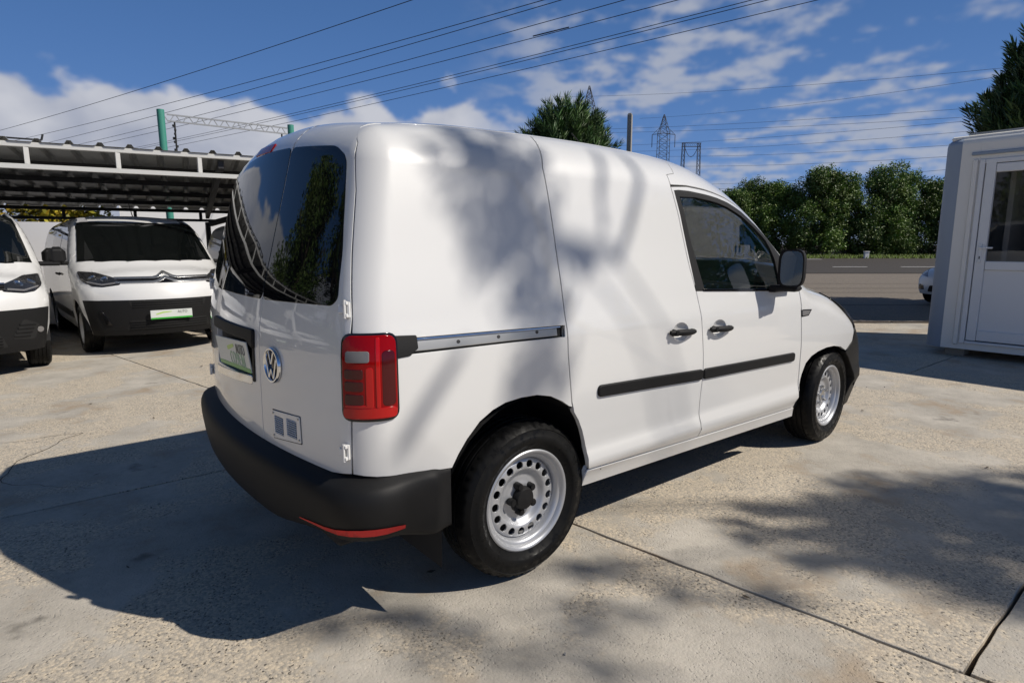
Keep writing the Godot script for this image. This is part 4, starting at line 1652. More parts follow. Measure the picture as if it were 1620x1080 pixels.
func wheel(mbs: Dictionary, r: float, w: float, rim_r: float, holes := 20, hole_r := 0.012) -> void:
	# axle along z, outer face at z = 0, inwards is -z
	var tyre := MB.new()
	var tr := []
	var h := r - rim_r
	tr.append(Vector2(rim_r - 0.012, -0.020))
	tr.append(Vector2(rim_r + 0.010, -0.008))
	tr.append(Vector2(rim_r + 0.020, -0.003))
	tr.append(Vector2(rim_r + h * 0.30, 0.008))
	tr.append(Vector2(rim_r + h * 0.32, 0.0105))
	tr.append(Vector2(rim_r + h * 0.52, 0.0115))
	tr.append(Vector2(rim_r + h * 0.54, 0.0095))
	tr.append(Vector2(rim_r + h * 0.74, 0.004))
	tr.append(Vector2(rim_r + h * 0.76, 0.006))
	tr.append(Vector2(r - 0.014, -0.008))
	tr.append(Vector2(r - 0.005, -0.020))
	tr.append(Vector2(r - 0.002, -0.036))
	for g in 4:
		var z := -0.042 - g * (w - 0.10) / 3.0
		tr.append(Vector2(r, z))
		tr.append(Vector2(r - 0.007, z - 0.002))
		tr.append(Vector2(r - 0.007, z - 0.010))
		tr.append(Vector2(r, z - 0.012))
	tr.append(Vector2(r - 0.003, -w + 0.034))
	tr.append(Vector2(r - 0.012, -w + 0.016))
	tr.append(Vector2(rim_r + h * 0.5, -w + 0.0))
	tr.append(Vector2(rim_r - 0.01, -w + 0.03))
	tyre.lathe(tr, 192, Vector3.ZERO, {9: 0.004, 10: 0.006, 11: 0.006, 28: 0.006})
	mbs["tyre"] = tyre
	# rim: flange, well, then the pierced disc
	var rim := MB.new()
	var q := rim_r
	rim.lathe([Vector2(q - 0.004, -0.022), Vector2(q + 0.009, -0.010), Vector2(q + 0.009, -0.006), Vector2(q + 0.004, -0.003), Vector2(q - 0.004, -0.005), Vector2(q - 0.009, -0.012), Vector2(q - 0.013, -0.020), Vector2(q - 0.020, -0.022), Vector2(q - 0.026, -0.027), Vector2(q - 0.030, -0.040), Vector2(q - 0.034, -0.062), Vector2(q - 0.040, -0.10), Vector2(q - 0.03, -w + 0.03)], 96)
	var dk := [[q - 0.031, -0.052], [q - 0.036, -0.043], [q - 0.044, -0.040], [q - 0.070, -0.038], [q - 0.080, -0.040], [q - 0.092, -0.050], [q - 0.110, -0.062], [q - 0.125, -0.062], [q - 0.134, -0.054], [q - 0.142, -0.050], [0.026, -0.050]]
	var f := func(u: float, v: float) -> Array:
		var z := 0.0
		var sl := 0.0
		for k in dk.size() - 1:
			if v <= dk[k][0] and v >= dk[k + 1][0]:
				var t: float = (dk[k][0] - v) / (dk[k][0] - dk[k + 1][0])
				var s := t * t * (3 - 2 * t)
				z = lerpf(dk[k][1], dk[k + 1][1], s)
				sl = (dk[k + 1][1] - dk[k][1]) / (dk[k + 1][0] - dk[k][0]) * 6 * t * (1 - t)
				break
		var a := u / 0.15
		return [Vector3(cos(a) * v, sin(a) * v, z), Vector3(-cos(a) * sl, -sin(a) * sl, 1).normalized()]
	var hs := []
	for k in holes:
		var a := TAU * (k + 0.5) / holes
		hs.append(disc(Vector2(a * 0.15, q - 0.058), hole_r / (q - 0.058) * 0.15, hole_r, 14))
	panel(rim, f, rect(0, 0.026, TAU * 0.15, q - 0.032), hs, 0.0118, 0.006, 0.0008)
	mbs["rim"] = rim
	# brake drum behind the holes
	var drum := MB.new()
	drum.lathe([Vector2(q - 0.036, -0.13), Vector2(q - 0.036, -0.085), Vector2(0.01, -0.085)], 32)
	mbs["brake_drum"] = drum
	var bolts := MB.new()
	for k in 5:
		var a := TAU * k / 5.0 + 0.3
		var c := Vector3(cos(a) * 0.056, sin(a) * 0.056, 0)
		bolts.tube([c + Vector3(0, 0, -0.056), c + Vector3(0, 0, -0.042)], 0.0115, 6)
		bolts.tube([c + Vector3(0, 0, -0.042), c + Vector3(0, 0, -0.032)], 0.0085, 6)
	bolts.lathe([Vector2(0.036, -0.052), Vector2(0.036, -0.044), Vector2(0.030, -0.041), Vector2(0.024, -0.043), Vector2(0.014, -0.050), Vector2(0.0, -0.050)], 28)
	mbs["wheel_bolts"] = bolts
	var cap := MB.new()
	cap.lathe([Vector2(0.048, -0.055), Vector2(0.046, -0.030), Vector2(0.040, -0.022), Vector2(0.0, -0.018)], 36)
	for k in 5:
		var a := TAU * k / 5.0 + 0.3
		var c := Vector3(cos(a) * 0.056, sin(a) * 0.056, 0)
		cap.tube([c + Vector3(0, 0, -0.056), c + Vector3(0, 0, -0.030), c + Vector3(0, 0, -0.026)], [0.016, 0.015, 0.011], 10)
	mbs["wheel_cap"] = cap


func add_wheel(parent: Node3D, mbs: Dictionary, at: Vector3, steer: float, turn: float, capped: bool, left := false) -> void:
	var w := Node3D.new()
	w.name = "wheel"
	parent.add_child(w, true)
	w.position = at
	w.rotation = Vector3(0, steer + (PI if left else 0.0), 0)
	for key in mbs:
		if key == ("wheel_bolts" if capped else "wheel_cap"):
			continue
		var m: Material = {"tyre": M.tyre_rubber, "rim": M.steel_rim, "brake_drum": M.dark_inside, "wheel_bolts": M.bright_steel, "wheel_cap": M.black_plastic}[key]
		var o := part(w, key, mbs[key], m)
		o.rotation.z = turn


func build_panel_van() -> void:
	var S := Body.new()
	S.rearc = 0.085
	S.rdrop = 0.05
	S.setup(
		[[0.2, 0.80], [0.30, 0.832], [0.36, 0.858], [0.405, 0.882], [0.43, 0.881], [0.48, 0.874], [0.55, 0.880], [0.75, 0.895], [0.95, 0.89], [1.07, 0.866], [1.3, 0.812], [1.5, 0.768], [1.7, 0.72], [1.85, 0.68]],
		[[-1.0, 0.985], [-0.4, 1.0], [2.0, 1.0], [2.5, 0.995], [2.9, 0.97], [3.3, 0.88], [3.6, 0.78]],
		[[0.2, -0.79], [0.6, -0.80], [0.95, -0.795], [1.1, -0.775], [1.3, -0.725], [1.5, -0.672], [1.7, -0.622], [1.9, -0.57]],
		[[-0.9, 1.70], [-0.5, 1.762], [-0.1, 1.80], [0.5, 1.81], [0.9, 1.80], [1.2, 1.775], [1.5, 1.71], [1.8, 1.60], [2.2, 1.38], [2.5, 1.20], [2.62, 1.145], [2.9, 1.075], [3.2, 0.965], [3.45, 0.78], [3.6, 0.6]],
		[[0.2, 3.5], [0.5, 3.555], [0.7, 3.55], [0.9, 3.50], [1.2, 3.4]])
	var t := thing("panel_van", "white two seat panel van seen from behind, nearest the camera", "van")
	var W: Material = M.white_paint
	var side := S.surf("side")
	var rear := S.surf("rear")
	var top := S.surf("top")
	var front := S.surf("front")
	var gap := -0.0038
	var both := func(called: String, mb: MB, m: Material) -> void:
		part(t, called, mb, m)
		part(t, called, mb.mirror(), m)

	# seam lines, measured in metres from the rear axle
	var rear_seam := uvs(S, "side", [[-0.701, 0.600, 0.826], [-0.701, 0.706, 0.831], [-0.694, 0.905, 0.835], [-0.676, 1.094, 0.815], [-0.642, 1.282, 0.762], [-0.600, 1.477, 0.718], [-0.565, 1.629, 0.669], [-0.52, 1.692, 0.608]])
	var slide_seam := xy(S, [[0.200, 0.672], [0.19, 0.70], [0.178, 0.79], [0.168, 0.892], [0.166, 1.038], [0.170, 1.181], [0.171, 1.325], [0.168, 1.493], [0.163, 1.60]])
	slide_seam.append(Vector2(0.19, 1.80))
	slide_seam.append(Vector2(0.215, 1.915))
	var b_low := xy(S, [[1.126, 0.352], [1.10, 0.48], [1.092, 0.55], [1.089, 0.661], [1.079, 0.788], [1.068, 0.881], [1.057, 0.973], [1.045, 1.087], [1.02, 1.21], [0.967, 1.578]])
	var b_up := PackedVector2Array([S.sxy(0.973, 1.635), Vector2(1.04, 1.77), Vector2(1.09, 1.915)])
	var arch := xy(S, [[-0.365, 0.556], [-0.340, 0.602], [-0.307, 0.649], [-0.256, 0.702], [-0.20, 0.733], [-0.144, 0.75], [-0.07, 0.7565], [0.006, 0.754], [0.075, 0.738], [0.138, 0.707], [0.175, 0.682]])
	var arch2 := xy(S, [[0.206, 0.652], [0.236, 0.612], [0.262, 0.565], [0.285, 0.508], [0.301, 0.45], [0.310, 0.385]])
	# rear quarter
	var quarter := PackedVector2Array()
	for k in range(rear_seam.size()):
		quarter.append(rear_seam[k])
	quarter.append(Vector2(-0.45, 1.915))
	for k in range(slide_seam.size() - 1, -1, -1):
		quarter.append(slide_seam[k])
	for k in range(arch.size() - 1, -1, -1):
		quarter.append(arch[k])
	quarter.append(S.sxy(-0.50, 0.572))
	var slot := PackedVector2Array([S.sxy(-0.565, 0.968), S.sxy(-0.1, 0.963), S.sxy(0.155, 0.9585), S.sxy(0.158, 1.0055), S.sxy(-0.1, 1.012), S.sxy(-0.565, 1.0215)])
	var mb := MB.new()
	panel(mb, side, grow(quarter, gap), [slot], 0.035, 0.022)
	both.call("quarter_panel", mb, W)
	# sliding door rail in its slot
	mb = MB.new()
	panel(mb, S.surf("side", -0.018), grow(slot, 0.012), [], 0.05, 0.0)
	both.call("rail_channel", mb, M.rubber_seal)
	mb = MB.new()
	panel(mb, S.surf("side", -0.009), PackedVector2Array([S.sxy(-0.50, 0.979), S.sxy(-0.1, 0.974), S.sxy(0.12, 0.970), S.sxy(0.12, 0.996), S.sxy(-0.1, 1.003), S.sxy(-0.50, 1.011)]), [], 0.05, 0.007, 0.003)
	both.call("sliding_rail", mb, M.aluminium)
	mb = MB.new()
	panel(mb, S.surf("side", -0.003), PackedVector2Array([S.sxy(-0.50, 1.0125), S.sxy(-0.1, 1.0045), S.sxy(0.135, 0.9985), S.sxy(0.135, 1.0015), S.sxy(-0.1, 1.0075), S.sxy(-0.50, 1.0165)]), [], 0.05, 0.012, 0.0008)
	both.call("rail_lip", mb, M.chrome)
	mb = MB.new()
	for x in [-0.33, -0.16, 0.02]:
		var p := S.sxy(x, 0.991)
		panel(mb, S.surf("side", -0.0075), disc(p, 0.006, 0.005, 12), [], 0.02, 0.003)
	both.call("rail_screw", mb, M.dark_steel)
	mb = MB.new()
	panel(mb, S.surf("side", 0.004), rounded([S.sxy(-0.592, 0.962), S.sxy(-0.52, 0.966), S.sxy(-0.51, 0.975), S.sxy(-0.492, 0.985), S.sxy(-0.492, 1.024), S.sxy(-0.592, 1.030)], 0.004, 2), [], 0.03, 0.02, 0.002)
	both.call("rail_end_cover", mb, M.black_plastic)

	# sliding door
	var door := PackedVector2Array()
	for p in slide_seam:
		door.append(p)
	for k in range(b_up.size() - 1, -1, -1):
		door.append(b_up[k])
	for k in range(b_low.size() - 1, -1, -1):
		door.append(b_low[k])
	door.append(S.sxy(0.72, 0.366))
	for k in range(arch2.size() - 1, -1, -1):
		door.append(arch2[k])
	var cup_a := disc(S.sxy(0.893, 0.913), 0.062, 0.044, 24)
	var cup_b := disc(S.sxy(1.212, 0.902), 0.062, 0.044, 24)
	var sd := Node3D.new()
	sd.name = "sliding_door"
	t.add_child(sd)
	mb = MB.new()
	panel(mb, side, grow(door, gap), [cup_a], 0.035, 0.022)
	part(sd, "door_skin", mb, W)
	var lsd := Node3D.new()
	lsd.name = "sliding_door"
	t.add_child(lsd, true)
	part(lsd, "door_skin", mb.mirror(), W)
	# front door
	var win_out := xy(S, [[0.985, 1.562], [1.02, 1.566], [1.106, 1.566], [1.25, 1.556], [1.45, 1.528], [1.60, 1.484], [1.74, 1.418], [1.86, 1.340], [1.95, 1.255], [2.01, 1.16], [2.035, 1.075], [2.03, 1.052], [1.5, 1.070], [1.045, 1.090]])
	var fdoor := PackedVector2Array()
	for k in b_low.size():
		fdoor.append(b_low[k])
	for p in xy(S, [[1.10, 1.586], [1.25, 1.577], [1.45, 1.548], [1.61, 1.502], [1.755, 1.434], [1.88, 1.352], [1.972, 1.262], [2.03, 1.165], [2.056, 1.07], [2.059, 1.038], [2.066, 0.899], [2.094, 0.671], [2.132, 0.47], [2.154, 0.325], [1.6, 0.340]]):
		fdoor.append(p)
	var fd := Node3D.new()
	fd.name = "front_door"
	t.add_child(fd)
	var lfd := Node3D.new()
	lfd.name = "front_door"
	t.add_child(lfd, true)
	mb = MB.new()
	panel(mb, side, grow(fdoor, gap), [win_out, cup_b], 0.035, 0.022)
	part(fd, "door_skin", mb, W)
	part(lfd, "door_skin", mb.mirror(), W)
	var glass := xy(S, [[1.022, 1.535], [1.15, 1.538], [1.28, 1.527], [1.43, 1.503], [1.57, 1.460], [1.70, 1.398], [1.80, 1.334], [1.835, 1.23], [1.85, 1.06], [1.5, 1.0765], [1.115, 1.092], [1.09, 1.20], [1.055, 1.36]])
	mb = MB.new()
	panel(mb, S.surf("side", 0.0005), grow(win_out, -0.001), [glass], 0.04, 0.014, 0.002)
	part(fd, "window_frame", mb, M.black_plastic)
	part(lfd, "window_frame", mb.mirror(), M.black_plastic)
	mb = MB.new()
	panel(mb, S.surf("side", -0.008), grow(glass, 0.006), [], 0.05, 0.0)
	part(fd, "window", mb, M.door_glass)
	part(lfd, "window", mb.mirror(), M.door_glass)
	mb = MB.new()
	panel(mb, S.surf("side", 0.004), xy(S, [[1.10, 1.0885], [1.5, 1.0705], [1.83, 1.0565], [1.83, 1.066], [1.5, 1.0800], [1.10, 1.0975]]), [], 0.06, 0.008, 0.002)
	part(fd, "window_wiper_seal", mb, M.black_gloss)
	part(lfd, "window_wiper_seal", mb.mirror(), M.black_gloss)
	# handles: a dished cup, a bar, a lock
	for q in [[sd, lsd, 0.893, 0.913], [fd, lfd, 1.212, 0.902]]:
		var c := S.sxy(q[2], q[3])
		mb = MB.new()
		var fcup := func(u: float, v: float) -> Array:
			var e := Vector2((u - c.x) / 0.062, (v - c.y) / 0.044)
			var dp := maxf(0.0, 1.0 - e.length_squared())
			var b: Array = side.call(u, v)
			var g := Vector3(-e.x / 0.062, -e.y / 0.044, 0) * 2.0 * 0.024
			return [b[0] - b[1] * (0.024 * dp + 0.0012), (b[1] + g).normalized()]
		panel(mb, fcup, disc(c, 0.0635, 0.0455, 24), [], 0.008, 0.0)
		part(q[0], "handle_cup", mb, W)
		part(q[1], "handle_cup", mb.mirror(), W)
		mb = MB.new()
		var P: Vector3 = side.call(c.x, c.y)[0]
		var ps := []
		var rs := []
		for k in 13:
			var e := k / 12.0
			var x := lerpf(-0.093, 0.093, e)
			ps.append(P + Vector3(x, -x * 0.05, 0.012 + 0.016 * sin(e * PI)))
			rs.append(0.006 + 0.0095 * pow(sin(clampf(e, 0.02, 0.98) * PI), 0.35))
		mb.tube(ps, rs, 12)
		mb.tube([P + Vector3(-0.066, 0.002, 0.005), P + Vector3(-0.066, 0.001, 0.034)], [0.017, 0.012], 14)
		mb.tube([P + Vector3(0.080, -0.004, 0.0), P + Vector3(0.080, -0.004, 0.016)], 0.013, 12)
		part(q[0], "door_handle", mb, M.black_plastic)
		part(q[1], "door_handle", mb.mirror(), M.black_plastic)
	# rubbing strips
	var strip := func(pts: Array, rr: float) -> MB:
		var m := MB.new()
		panel(m, S.surf("side", 0.011), rounded(Array(xy(S, pts)), rr, 5), [], 0.03, 0.014, 0.006)
		return m
	mb = strip.call([[0.342, 0.700], [0.72, 0.684], [1.076, 0.668], [1.074, 0.709], [0.72, 0.724], [0.340, 0.738]], 0.016)
	part(sd, "rubbing_strip", mb, M.black_plastic)
	part(lsd, "rubbing_strip", mb.mirror(), M.black_plastic)
	mb = strip.call([[1.094, 0.668], [1.5, 0.658], [2.010, 0.645], [2.006, 0.686], [1.5, 0.698], [1.092, 0.709]], 0.013)
	part(fd, "rubbing_strip", mb, M.black_plastic)
	part(lfd, "rubbing_strip", mb.mirror(), M.black_plastic)
	# body side over the door: from the roof line down the screen pillar
	var railp := PackedVector2Array()
	for k in b_up.size():
		railp.append(b_up[k])
	for q in [1.25, 1.5, 1.7, 1.85, 2.0, 2.1]:
		railp.append(Vector2(q, S.y0(q) + RHO * (1.55 if q < 1.6 else 1.2)))
	for p in xy(S, [[2.13, 1.075], [2.062, 1.075], [2.038, 1.165], [1.98, 1.268], [1.887, 1.359], [1.76, 1.441], [1.613, 1.509], [1.452, 1.555], [1.25, 1.584], [1.10, 1.593], [0.970, 1.588]]):
		railp.append(p)
	mb = MB.new()
	panel(mb, side, grow(railp, gap * 0.6), [], 0.03, 0.012)
	both.call("roof_side", mb, W)
	# front wing
	var crest := func(x: float) -> Vector2: return S.inv("side", S.at("top", x, 0.735))
	var wing := PackedVector2Array()
	for p in xy(S, [[2.062, 1.068], [2.063, 1.038], [2.070, 0.899], [2.098, 0.671], [2.136, 0.47], [2.150, 0.38]]):
		wing.append(p)
	for p in xy(S, [[2.148, 0.46], [2.16, 0.54], [2.19, 0.602], [2.25, 0.638], [2.334, 0.658], [2.45, 0.670], [2.56, 0.668], [2.68, 0.650], [2.79, 0.612]]):
		wing.append(p)
	for p in xy(S, [[2.89, 0.665], [2.90, 0.74], [2.885, 0.785]]):
		wing.append(p)
	wing.append(S.sxy(2.73, 0.88))
	wing.append(S.sxy(2.61, 0.96))
	for x in [2.61, 2.5, 2.4, 2.25, 2.15]:
		wing.append(crest.call(x))
	mb = MB.new()
	panel(mb, side, grow(wing, gap), [], 0.035, 0.02)
	both.call("front_wing", mb, W)
	mb = MB.new()
	panel(mb, S.surf("side", 0.002), xy(S, [[2.060, 0.936], [2.196, 0.930], [2.158, 0.897], [2.065, 0.895]]), [], 0.03, 0.006, 0.002)
	both.call("side_indicator", mb, M.black_gloss)
	mb = MB.new()
	panel(mb, S.surf("side", 0.005), xy(S, [[2.072, 0.929], [2.172, 0.925], [2.146, 0.903], [2.075, 0.902]]), [], 0.03, 0.003, 0.001)
	both.call("indicator_lens", mb, M.grey_lens)
	# sill
	mb = MB.new()
	panel(mb, S.surf("side", 0.002), xy(S, [[0.318, 0.30], [1.2, 0.282], [2.20, 0.258], [2.165, 0.318], [1.6, 0.332], [1.13, 0.345], [0.72, 0.358], [0.316, 0.376]]), [], 0.04, 0.03, 0.004)
	both.call("sill", mb, W)
	# dark rubber behind the seams
	mb = MB.new()
	for line in [rear_seam, slide_seam, b_low, b_up]:
		for k in line.size() - 1:
			var d: Vector2 = (line[k + 1] - line[k])
			var n: Vector2 = Vector2(d.y, -d.x).normalized() * 0.016
			panel(mb, S.surf("side", -0.0075), PackedVector2Array([line[k] - n, line[k + 1] - n, line[k + 1] + n, line[k] + n]), [], 0.04, 0.0)
	for line in [[[2.061, 1.06], [2.066, 0.899], [2.096, 0.671], [2.134, 0.47], [2.156, 0.31]], [[0.31, 0.378], [0.72, 0.362], [1.126, 0.349], [1.6, 0.336], [2.16, 0.321]], [[0.965, 1.582], [1.10, 1.590], [1.25, 1.581], [1.452, 1.552], [1.612, 1.506], [1.758, 1.438], [1.883, 1.356], [1.976, 1.266], [2.035, 1.165], [2.06, 1.07]]]:
		var l := xy(S, line)
		for k in l.size() - 1:
			var d: Vector2 = (l[k + 1] - l[k])
			var n: Vector2 = Vector2(d.y, -d.x).normalized() * 0.014
			panel(mb, S.surf("side", -0.0075), PackedVector2Array([l[k] - n, l[k + 1] - n, l[k + 1] + n, l[k] + n]), [], 0.05, 0.0)
	both.call("door_seal", mb, M.rubber_seal)

	# rear doors
	var edge := []
	for p in [[-0.701, 0.600, 0.826], [-0.701, 0.706, 0.831], [-0.694, 0.905, 0.835], [-0.676, 1.094, 0.815], [-0.642, 1.282, 0.762], [-0.600, 1.477, 0.718], [-0.565, 1.629, 0.669], [-0.52, 1.692, 0.608], [-0.455, 1.738, 0.598]]:
		edge.append(S.inv("rear", Vector3(p[0], p[1], p[2])))
	var crown_v := 1.5 + RHO * 1.16
	edge.append(Vector2(0.588, crown_v))
	var split := 0.252
	var right := PackedVector2Array([Vector2(split, crown_v)])
	for k in range(edge.size() - 1, -1, -1):
		right.append(edge[k])
	right.append_array([Vector2(0.65, 0.574), Vector2(split, 0.562)])
	var left := PackedVector2Array([Vector2(split, 0.562), Vector2(split, crown_v)])
	for k in range(edge.size() - 1, -1, -1):
		left.append(Vector2(-edge[k].x, edge[k].y))
	left.append_array([Vector2(-0.65, 0.574)])
	var gl := []
	for p in [[-0.692, 1.142, 0.750], [-0.660, 1.282, 0.725], [-0.618, 1.479, 0.673], [-0.595, 1.585, 0.645]]:
		gl.append(S.inv("rear", Vector3(p[0], p[1], p[2])))
	var tp := S.inv("rear", Vector3(-0.594, 1.624, 0.57))
	var tc := S.inv("rear", Vector3(-0.622, 1.652, 0.25))
	var win_r := rounded([Vector2(split + 0.0085, 1.117), Vector2(0.725, 1.125), gl[0], gl[1], gl[2], gl[3], tp, tc + Vector2(0.0085, 0)], 0.028, 5)
	var win_l := rounded([Vector2(split - 0.0085, 1.117), tc - Vector2(0.0085, 0), Vector2(0.0, tc.y + 0.004), Vector2(-0.25, tc.y + 0.001), Vector2(-tp.x, tp.y), Vector2(-gl[3].x, gl[3].y), Vector2(-gl[2].x, gl[2].y), Vector2(-gl[1].x, gl[1].y), Vector2(-gl[0].x, gl[0].y), Vector2(-0.725, 1.125)], 0.028, 5)
	var glz_r := rounded([Vector2(split + 0.0035, 1.113), Vector2(0.727, 1.121), gl[0] + Vector2(0.003, 0), gl[1] + Vector2(0.003, 0), gl[2] + Vector2(0.003, 0), gl[3] + Vector2(0.003, 0), tp + Vector2(0, 0.004), tc + Vector2(0.004, 0.004)], 0.03, 5)
	var glz_l := rounded([Vector2(split - 0.0035, 1.113), tc + Vector2(-0.004, 0.004), Vector2(0.0, tc.y + 0.008), Vector2(-0.25, tc.y + 0.005), Vector2(-tp.x, tp.y + 0.004), Vector2(-gl[3].x - 0.003, gl[3].y), Vector2(-gl[2].x - 0.003, gl[2].y), Vector2(-gl[1].x - 0.003, gl[1].y), Vector2(-gl[0].x - 0.003, gl[0].y), Vector2(-0.727, 1.121)], 0.03, 5)
	glz_r[0] = Vector2(split + 0.0035, 1.113)
	var recess := rounded([Vector2(-0.40, 0.785), Vector2(0.192, 0.812), Vector2(0.198, 0.99), Vector2(-0.40, 0.985)], 0.02, 4)
	var rd := Node3D.new()
	rd.name = "rear_door"
	t.add_child(rd)
	var ld := Node3D.new()
	ld.name = "rear_door"
	t.add_child(ld, true)
	mb = MB.new()
	panel(mb, rear, grow(right, gap), [win_r], 0.035, 0.022)
	part(rd, "door_skin", mb, W)
	mb = MB.new()
	panel(mb, rear, grow(left, gap), [win_l, recess], 0.035, 0.022)
	part(ld, "door_skin", mb, W)
	for q in [[rd, win_r, glz_r], [ld, win_l, glz_l]]:
		mb = MB.new()
		panel(mb, S.surf("rear", 0.0015), q[2], [], 0.04, 0.004, 0.0015)
		part(q[0], "rear_window", mb, M.dark_glass)
		mb = MB.new()
		panel(mb, S.surf("rear", -0.010), grow(q[1], 0.012), [], 0.06, 0.0)
		part(q[0], "window_seal", mb, M.rubber_seal)
	mb = MB.new()
	for line in [[Vector2(split, 0.55), Vector2(split, 1.0), Vector2(split, crown_v)], edge]:
		for k in line.size() - 1:
			var d: Vector2 = (line[k + 1] - line[k])
			var n: Vector2 = Vector2(d.y, -d.x).normalized() * 0.016
			panel(mb, S.surf("rear", -0.0075), PackedVector2Array([line[k] - n, line[k + 1] - n, line[k + 1] + n, line[k] + n]), [], 0.06, 0.0)
	part(t, "rear_door_seal", mb, M.rubber_seal)
	# number plate in its recess
	mb = MB.new()
	panel(mb, S.surf("rear", -0.020), grow(recess, 0.004), [], 0.04, 0.0)
	part(ld, "plate_recess", mb, M.black_plastic)
	mb = MB.new()
	panel(mb, S.surf("rear", 0.012), rounded([Vector2(-0.405, 0.952), Vector2(0.13, 0.957), Vector2(0.205, 0.93), Vector2(0.205, 0.992), Vector2(-0.405, 0.99)], 0.012, 4), [], 0.04, 0.03, 0.006)
	part(ld, "plate_light_bar", mb, M.black_plastic)
	mb = MB.new()
	panel(mb, S.surf("rear", 0.004), rounded([Vector2(0.178, 0.80), Vector2(0.202, 0.80), Vector2(0.204, 0.95), Vector2(0.19, 0.95)], 0.006, 3), [], 0.04, 0.024, 0.002)
	part(ld, "plate_side_trim", mb, M.black_plastic)
	mb = MB.new()
	panel(mb, S.surf("rear", 0.004), rounded([Vector2(-0.43, 0.738), Vector2(0.165, 0.786), Vector2(0.170, 0.816), Vector2(-0.43, 0.768)], 0.006, 3), [], 0.04, 0.006, 0.003)
	part(ld, "chrome_strip", mb, M.chrome)
	var pc := Vector3(0, 0, 0)
	var pa: Vector3 = S.at("rear", 0.155, 0.885)
	var pb: Vector3 = S.at("rear", -0.345, 0.855)
	var px := (pa - pb).normalized()
	var pn := Vector3(-1, -0.12, 0)
	pn = (pn - px * pn.dot(px)).normalized()
	var py := pn.cross(px)
	var pm := Transform3D(Basis(px, py, pn), (pa + pb) * 0.5 + pn * 0.004)
	mb = MB.new()
	mb.box(Vector3.ZERO, Vector3(0.505, 0.122, 0.006), 0.002)
	var plate := part(t, "number_plate", mb, M.plate_white)
	plate.transform = pm
	mb = MB.new()
	mb.box(Vector3(0, -0.053, 0.0034), Vector3(0.50, 0.017, 0.002), 0.0005)
	part(plate, "green_band", mb, M.plate_green)
	lettering(plate, "lettering", "AUTO", 0.038, M.plate_ink, Transform3D(Basis.IDENTITY, Vector3(0.145, 0.023, 0.0042)))
	lettering(plate, "lettering", "CO9EM", 0.05, M.plate_pale_green, Transform3D(Basis.IDENTITY, Vector3(0.075, -0.020, 0.0042)))
	mb = MB.new()
	mb.prism(PackedVector2Array([Vector2(-0.06, 0.010), Vector2(-0.01, 0.018), Vector2(0.05, 0.030), Vector2(0.045, 0.042), Vector2(-0.02, 0.034), Vector2(-0.065, 0.026)]), 0.0034, 0.0042)
	part(plate, "lime_swoosh", mb, M.plate_lime)
	# badge: a ring with a V over a W
	var bp: Array = rear.call(0.378, 0.889)
	var bn: Vector3 = bp[1]
	var bx := (Vector3(0, 0, 1) - bn * bn.z).normalized()
	var by := bn.cross(bx)
	var badge := part(t, "badge", MB.new(), M.chrome)
	badge.transform = Transform3D(Basis(bx, by, bn), bp[0] + bn * 0.002)
	mb = MB.new()
	mb.lathe([Vector2(0.0635, 0.0), Vector2(0.0635, 0.006), Vector2(0.060, 0.011), Vector2(0.055, 0.011), Vector2(0.051, 0.006), Vector2(0.051, 0.0)], 48)
	for s in [-1.0, 1.0]:
		for q in [[0.0, 0.004, 0.020, 0.049], [0.012, -0.0055, 0.0, 0.0], [0.0, -0.012, 0.018, -0.046], [0.018, -0.046, 0.041, 0.027]]:
			if q[3] == 0.0:
				continue
			mb.bar(Vector3(s * q[0], q[1], 0.006), Vector3(s * q[2], q[3], 0.006), 0.008, 0.009, 0.002, Vector3(0, 0, 1))
	badge.mesh = mb.commit()
	mb = MB.new()
	mb.lathe([Vector2(0.052, 0.0018), Vector2(0.0, 0.0022)], 40)
	var bb := part(badge, "badge_field", mb, M.black_gloss)
	bb.position = Vector3.ZERO
	# vent on the right rear door
	var vent := [Vector2(0.352, 0.622), Vector2(0.560, 0.645), Vector2(0.556, 0.735), Vector2(0.354, 0.722)]
	mb = MB.new()
	panel(mb, S.surf("rear", 0.004), rounded(vent, 0.004, 2), [rect(0.372, 0.642, 0.440, 0.708, 0.004), rect(0.466, 0.652, 0.536, 0.716, 0.004)], 0.03, 0.005, 0.0012)
	part(rd, "vent_plate", mb, W)
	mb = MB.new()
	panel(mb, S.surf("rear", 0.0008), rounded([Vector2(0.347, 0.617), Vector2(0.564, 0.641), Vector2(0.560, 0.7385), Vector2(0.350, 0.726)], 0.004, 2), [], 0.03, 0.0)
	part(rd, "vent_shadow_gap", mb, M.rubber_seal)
	for k in 8:
		for q in [[0.374, 0.438, 0.648], [0.468, 0.534, 0.658]]:
			var y: float = q[2] + k * 0.0078
			var a: Vector3 = S.at("rear", q[0], y)
			var b: Vector3 = S.at("rear", q[1], y)
			mb = MB.new()
			mb.bar(a + Vector3(-0.0045, 0, 0), b + Vector3(-0.0045, 0, 0), 0.0035, 0.0055, 0.0008, Vector3(-0.5, 1, 0))
			part(rd, "vent_slat", mb, M.vent_slat)
	for q in [[0.362, 0.714], [0.548, 0.726], [0.550, 0.654], [0.362, 0.632]]:
		mb = MB.new()
		var a: Array = rear.call(q[0], q[1])
		mb.tube([a[0] + a[1] * 0.003, a[0] + a[1] * 0.007], 0.004, 8)
		part(rd, "vent_screw", mb, M.bright_steel)
